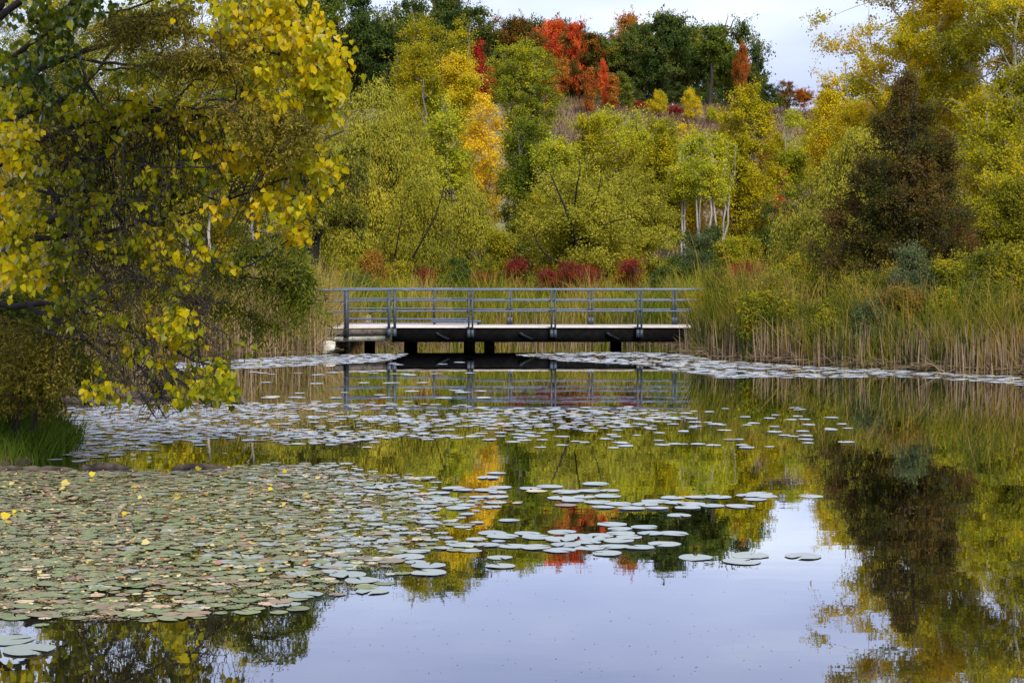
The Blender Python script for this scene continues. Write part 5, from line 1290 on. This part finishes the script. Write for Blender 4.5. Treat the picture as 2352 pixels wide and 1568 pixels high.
for i, q_ in enumerate(pads):
    x, y, r_, cl, ty = q_
    pxx = CX + x / y * F
    u = rng.random()
    pale = .14 if cl == 'raft' else (.12 if cl == 'band' else .03)
    if cl in ('sunken', 'lone', 'pair', 'near left'): u = 1
    t_ = 1 if u < pale else (2 if u < pale + (.12 if cl in ('raft', 'band') else .02) else 0)
    if t_ == 0 and cl == 'raft' and rng.random() < np.interp(pxx, [0, 600, 900, 1100], [1, .9, .4, 0]): t_ = 3  # shade-toned pads take over leftwards, beneath the overhanging tree
    sc_ = r_ * (.62 if t_ == 1 and cl == 'raft' else 1)
    ang = rng.random() * 6.28; z = .003 + rng.random() * .008
    tx, ty_ = rng.normal(0, .010, 2)
    if i in single:
        lb, gp = CL.get(cl, ('lily pad in the band of pads in front of the bridge', 'lily pads of the band before the bridge'))
        if cl == 'raft' and t_ == 1: lb, gp = 'small cream-coloured dying lily pad in the big left raft', 'cream dying pads of the big left raft'
        elif cl == 'raft' and t_ == 2: lb, gp = 'brown dying lily pad in the big left raft', 'brown dying pads of the big left raft'
        elif t_ == 1: lb = lb.replace('bright lily', 'cream-coloured dying lily'); gp = (gp or 'lily pads') + ', dying'
        elif t_ == 2: lb = lb.replace('bright lily', 'brownish dying lily'); gp = (gp or 'lily pads') + ', brown'
        o_ = bpy.data.objects.new('lily_pad', padmesh[t_ * 6 + rng.integers(0, 6)]); COL.objects.link(o_)
        o_.location = (x, y, z); o_.rotation_euler = (tx, ty_, ang); o_.scale = (sc_, sc_, sc_ * .7)
        tag(o_, lb, 'lily pad', gp)
    else:
        v, f, s = PT[rng.integers(0, 6)]
        c_, s_ = math.cos(ang), math.sin(ang)
        vv = v * np.array([sc_, sc_, sc_ * .7]); w_ = np.stack([vv[:, 0] * c_ - vv[:, 1] * s_, vv[:, 0] * s_ + vv[:, 1] * c_, vv[:, 2] + tx * vv[:, 0] + ty_ * vv[:, 1]], 1) + np.array([x, y, z])
        acc[t_].add(w_, f, s, rng.random())
for t_, (lb, mt) in enumerate((('farther green lily pads massed over the pond', GREENPAD), ('farther cream dying lily pads scattered over the pond', PALEPAD), ('farther brown dying lily pads scattered over the pond', BROWNPAD), ('farther dull green lily pads of the crowded left raft', SHADEPAD))):
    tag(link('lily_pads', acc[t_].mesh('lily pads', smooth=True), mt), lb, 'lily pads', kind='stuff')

# small floating weed between the pads
WEED = pad_material('floating weed', [(.16, .13, .05), (.24, .20, .09), (.32, .27, .14), (.14, .15, .05)], .8, 1.3, .10)
SPECK = pad_material('floating specks', [(.10, .08, .05), (.20, .16, .10)], .8, 1.3, .2)
def weed():
    rng = np.random.default_rng(8); a = Acc()
    for poly, n, s in ((RA, 90000, .016), (RB, 24000, .022), (RC1, 9000, .035), (RC2, 14000, .035)):
        p, _ = fill(rng, poly, n, 1, 1)
        nz = np.sin(p[:, 0] * 3.1 + 2 * np.sin(p[:, 1] * 1.9)) + np.sin(p[:, 1] * 4 + p[:, 0] * 1.3) + rng.normal(0, .8, n) + .4
        pxx = CX + p[:, 0] / p[:, 1] * F
        k = (nz > -.3) & (poly_sd(p, POND) < -.02) & (rng.random(n) < np.interp(pxx, [0, 700, 1100], [1, .8, .25]) if poly is RA or poly is RB else True); p = p[k]; m = len(p)
        ax = np.stack([np.cos(t := rng.random(m) * 6.28), np.sin(t), rng.normal(0, .06, m)], 1)
        leaves(a, RHOMB, np.stack([p[:, 0], p[:, 1], rng.uniform(.002, .01, m)], 1), ax, np.tile([0, 0, 1.], (m, 1)), s * rng.uniform(.6, 1.4, m), s, rng.random(m))
    tag(link('duckweed', a.mesh('weed'), WEED), 'brownish floating weed between the lily pads', 'duckweed', kind='stuff')
weed()

# fallen leaves
LEAFM = leaf_mat('fallen leaf yellow', [(.55, .36, .02), (.72, .55, .02), (.78, .62, .05), (.70, .40, .06)], patch=0, trans=.3, gloss=.3)
LEAFO = leaf_mat('fallen leaf orange', [(.60, .22, .05), (.55, .16, .07), (.62, .34, .20), (.55, .30, .10)], patch=0, trans=.3, gloss=.3)
def fallen():
    rng = np.random.default_rng(17)
    def leafmesh(mat, k):
        a = Acc(); leaves(a, HEART, np.array([[-.5, 0, 0]]), np.array([[1., 0, 0]]), np.array([[0, 0, 1.]]), 1, 1, .2 + .15 * k); me = a.mesh('leaf'); me.vertices[5].co.z += .25; me.vertices[3].co.z += .1 * k; me.materials.append(mat); return me
    ym = [leafmesh(LEAFM, k) for k in range(4)]; om = [leafmesh(LEAFO, k) for k in range(3)]
    special = [(336, 1254, .085, 'big bright yellow leaf standing on edge near the middle of the lily raft', 1), (322, 1148, .06, 'yellow curled leaf right of the standing branch stub', 1), (653, 1163, .055, 'small yellow leaf upright far right on the lily raft', 1),
               (213, 1094, .08, 'yellow leaf behind the logs at the far edge of the raft', 1), (152, 1118, .12, 'large yellow leaf tangled on a twig upper left on the raft', 1), (145, 1128, .09, 'yellow leaf just below the large one on the twig', 1), (456, 1082, .08, 'yellow leaf resting on the rightmost dark log', 1),
               (655, 1087, .06, 'orange-yellow leaf at the far right edge of the raft', 1), (14, 1192, .10, 'orange-yellow leaf at the left edge of the view', 1), (34, 1180, .05, 'small yellow leaf beside the one at the left edge', 1), (287, 1185, .06, 'orange-yellow leaf at the foot of the branch stub', 1), (622, 1129, .06, 'pale cream leaf upright on the right of the raft', 1)]
    for px, py, s, lb, up in special:
        g_ = G(px, py); o_ = bpy.data.objects.new('fallen_leaf', ym[rng.integers(0, 4)]); COL.objects.link(o_)
        o_.location = (g_[0], g_[1], .015 + s * .15); o_.rotation_euler = (math.radians(rng.uniform(25, 60)), rng.uniform(-.4, .4), rng.uniform(-.5, .5)); o_.scale = (s * .8,) * 3
        tag(o_, lb, 'leaf', 'fallen leaves on the lily raft')
    for k in range(90):
        px = rng.uniform(0, 760) ** 1.0; py = rng.uniform(1085, 1330) if k % 3 else rng.uniform(940, 1060)
        if py < 1060: px = rng.uniform(180, 700)
        g_ = G(px, py); org = rng.random() < .35
        o_ = bpy.data.objects.new('fallen_leaf', om[rng.integers(0, 3)] if org else ym[rng.integers(0, 4)]); COL.objects.link(o_)
        s = rng.uniform(.035, .07)
        o_.location = (g_[0], g_[1], .02); o_.rotation_euler = (rng.normal(0, .25), rng.normal(0, .25), rng.random() * 6.28); o_.scale = (s, s, s)
        where = 'far band of lily pads' if py < 1060 else 'big left lily raft'
        tag(o_, ('orange-brown' if org else 'yellow') + ' fallen leaf lying flat on the ' + where, 'leaf', ('orange' if org else 'yellow') + ' leaves lying on the ' + where)
fallen()
def litter():
    rng = np.random.default_rng(71); a = Acc()
    for poly, n, k in ((RA, 2600, 1), (RB, 1500, 1), (RC2, 500, 1.5)):
        p, _ = fill(rng, poly, n, 1, 1); pxx = CX + p[:, 0] / p[:, 1] * F
        q_ = p[(rng.random(n) < np.interp(pxx, [0, 600, 1000, 1300], [1, .8, .3, .1]) if poly is not RC2 else True) & (poly_sd(p, POND) < -.03)]; m = len(q_)
        t = rng.random(m) * 6.28; ax = np.stack([np.cos(t), np.sin(t), rng.normal(0, .12, m)], 1); nm = np.stack([rng.normal(0, .2, m), rng.normal(0, .2, m), np.ones(m)], 1)
        leaves(a, HEART, np.stack([q_[:, 0], q_[:, 1], rng.uniform(.012, .026, m)], 1), ax, nm, rng.uniform(.018, .05, m) * k, rng.uniform(.012, .035, m) * k, rng.random(m))
    mt = leaf_mat('leaf litter', [(.06, .035, .02), (.30, .16, .06), (.55, .42, .18), (.66, .58, .32), (.60, .34, .20), (.50, .40, .05)], patch=.2, trans=.15)
    tag(link('leaf_litter', a.mesh('litter'), mt), 'small cream, rust and brown leaf scraps scattered over the lily pads', 'leaf litter', kind='stuff')
litter()
def specks():
    rng = np.random.default_rng(3); n = 150; a = Acc()
    c = np.stack([rng.uniform(700, 1900, n), rng.uniform(1330, 1560, n)], 1); p = GA(c)
    ax = np.stack([np.cos(t := rng.random(n) * 6.28), np.sin(t), np.zeros(n)], 1)
    leaves(a, RHOMB, p + np.array([0, 0, .003]), ax, np.tile([0, 0, 1.], (n, 1)), rng.uniform(.006, .022, n), .01, rng.random(n))
    tag(link('floating_specks', a.mesh('specks'), SPECK), 'tiny specks of plant debris on the open water', 'debris', kind='stuff')
specks()
print('pads', round(time.time() - T0, 1))

# ------------------------------------------------------------------ cattail heads
def cattails():
    rng = np.random.default_rng(41)
    m = plain('brown cattail head', (.05, .022, .012), (.10, .045, .02), .9, 20)
    for i, (px, py) in enumerate([(2232, 700), (2262, 712), (1968, 640), (2300, 690), (1905, 660), (2330, 650), (1760, 655), (2185, 655)]):
        Y = 39.6 + rng.uniform(0, 1.5) if px > 2000 else 43.5
        t = P(px, py, Y); zb = hz(t[0], Y)
        e = empty('cattail', (t[0], Y, zb), ['brown cattail, leftmost of the pair low among the right reeds', 'brown cattail, right one of the pair low among the right reeds', 'brown cattail in front of the cedar left side', 'brown cattail between the pair and the right edge', 'brown cattail below the pale feathery willow', 'brown cattail nearest the right edge', 'brown cattail in the left part of the right-hand reeds', 'brown cattail right of the grey-leaved bush'][i], 'cattail', 'cattails in the right-hand reeds')
        a = Acc(); h = t[2] - zb; pt = np.array([(0, 0, -.05), (rng.normal(0, .03), 0, h * .5), (0, 0, h)]); tubes(a, pt, np.array([.008, .007, .005]), 5); link('stalk', a.mesh('stalk', smooth=True), MATS['reed'], e)
        a = Acc(); cap_tube(a, [(0, 0, h - .02), (0, 0, h), (0, 0, h + .14), (0, 0, h + .16)], [.006, .016, .015, .004], 8); link('seed_head', a.mesh('head', smooth=True), m, e)
cattails()

# ------------------------------------------------------------------ light, sky, camera
SUN_EL = math.radians(44); SUN_AZ = math.radians(158)   # azimuth clockwise from +Y
w = bpy.data.worlds.new('World'); SC.world = w; w.use_nodes = True
N = w.node_tree.nodes; L = w.node_tree.links; N.clear()
sky = N.new('ShaderNodeTexSky'); sky.sky_type = 'NISHITA'; sky.sun_disc = False; sky.sun_elevation = SUN_EL; sky.sun_rotation = SUN_AZ; sky.air_density = 1.0; sky.dust_density = 2.0
bg = N.new('ShaderNodeBackground'); bg.inputs[1].default_value = .1; L.new(sky.outputs[0], bg.inputs[0])
tc = N.new('ShaderNodeTexCoord'); mp = N.new('ShaderNodeMapping'); mp.inputs['Scale'].default_value = (1.2, 1.2, 5.0)
L.new(tc.outputs['Generated'], mp.inputs[0])
no = N.new('ShaderNodeTexNoise'); no.inputs['Scale'].default_value = 2.2; no.inputs['Detail'].default_value = 5; no.inputs['Roughness'].default_value = .5
L.new(mp.outputs[0], no.inputs['Vector'])
cr = ramp(N, [(.42, .485, .76), (.52, .585, .85), (.62, .69, .91), (.84, .91, .97)], [.34, .45, .53, .64]); L.new(no.outputs['Fac'], cr.inputs[0])
bc = N.new('ShaderNodeBackground'); bc.inputs[1].default_value = 1.0; L.new(cr.outputs[0], bc.inputs[0])
mx = N.new('ShaderNodeMixShader'); mx.inputs[0].default_value = .88; L.new(bg.outputs[0], mx.inputs[1]); L.new(bc.outputs[0], mx.inputs[2])
wo = N.new('ShaderNodeOutputWorld'); L.new(mx.outputs[0], wo.inputs[0])

sl = bpy.data.lights.new('Sun', 'SUN'); sl.energy = 3.0; sl.angle = math.radians(16); sl.color = (1, .92, .78)
so = bpy.data.objects.new('Sun', sl); COL.objects.link(so)
d = Vector((math.sin(SUN_AZ) * math.cos(SUN_EL), math.cos(SUN_AZ) * math.cos(SUN_EL), math.sin(SUN_EL)))
so.rotation_euler = d.to_track_quat('Z', 'Y').to_euler()

cam = bpy.data.cameras.new('Camera'); cam.sensor_width = 36; cam.lens = 36 * F / 2352; cam.clip_end = 3000; cam.clip_start = .1
cam.shift_y = -(784 - YH) / 2352
co = bpy.data.objects.new('Camera', cam); COL.objects.link(co); co.location = (0, 0, H); co.rotation_euler = (math.radians(90), 0, 0)
SC.camera = co
SC.view_settings.view_transform = 'Standard'; SC.view_settings.look = 'None'; SC.view_settings.exposure = 0.43; SC.view_settings.gamma = 1
c = SC.cycles
c.max_bounces = 5; c.diffuse_bounces = 3; c.glossy_bounces = 3; c.transmission_bounces = 3; c.caustics_reflective = False; c.caustics_refractive = False
c.sample_clamp_indirect = 6
c.use_denoising = True
c.denoiser = 'OPENIMAGEDENOISE'
c.denoising_input_passes = 'RGB_ALBEDO_NORMAL'
c.denoising_prefilter = 'ACCURATE'
print('built', round(time.time() - T0, 1), 'objects', len(SC.objects), 'polys', sum(len(m.polygons) for m in bpy.data.meshes))
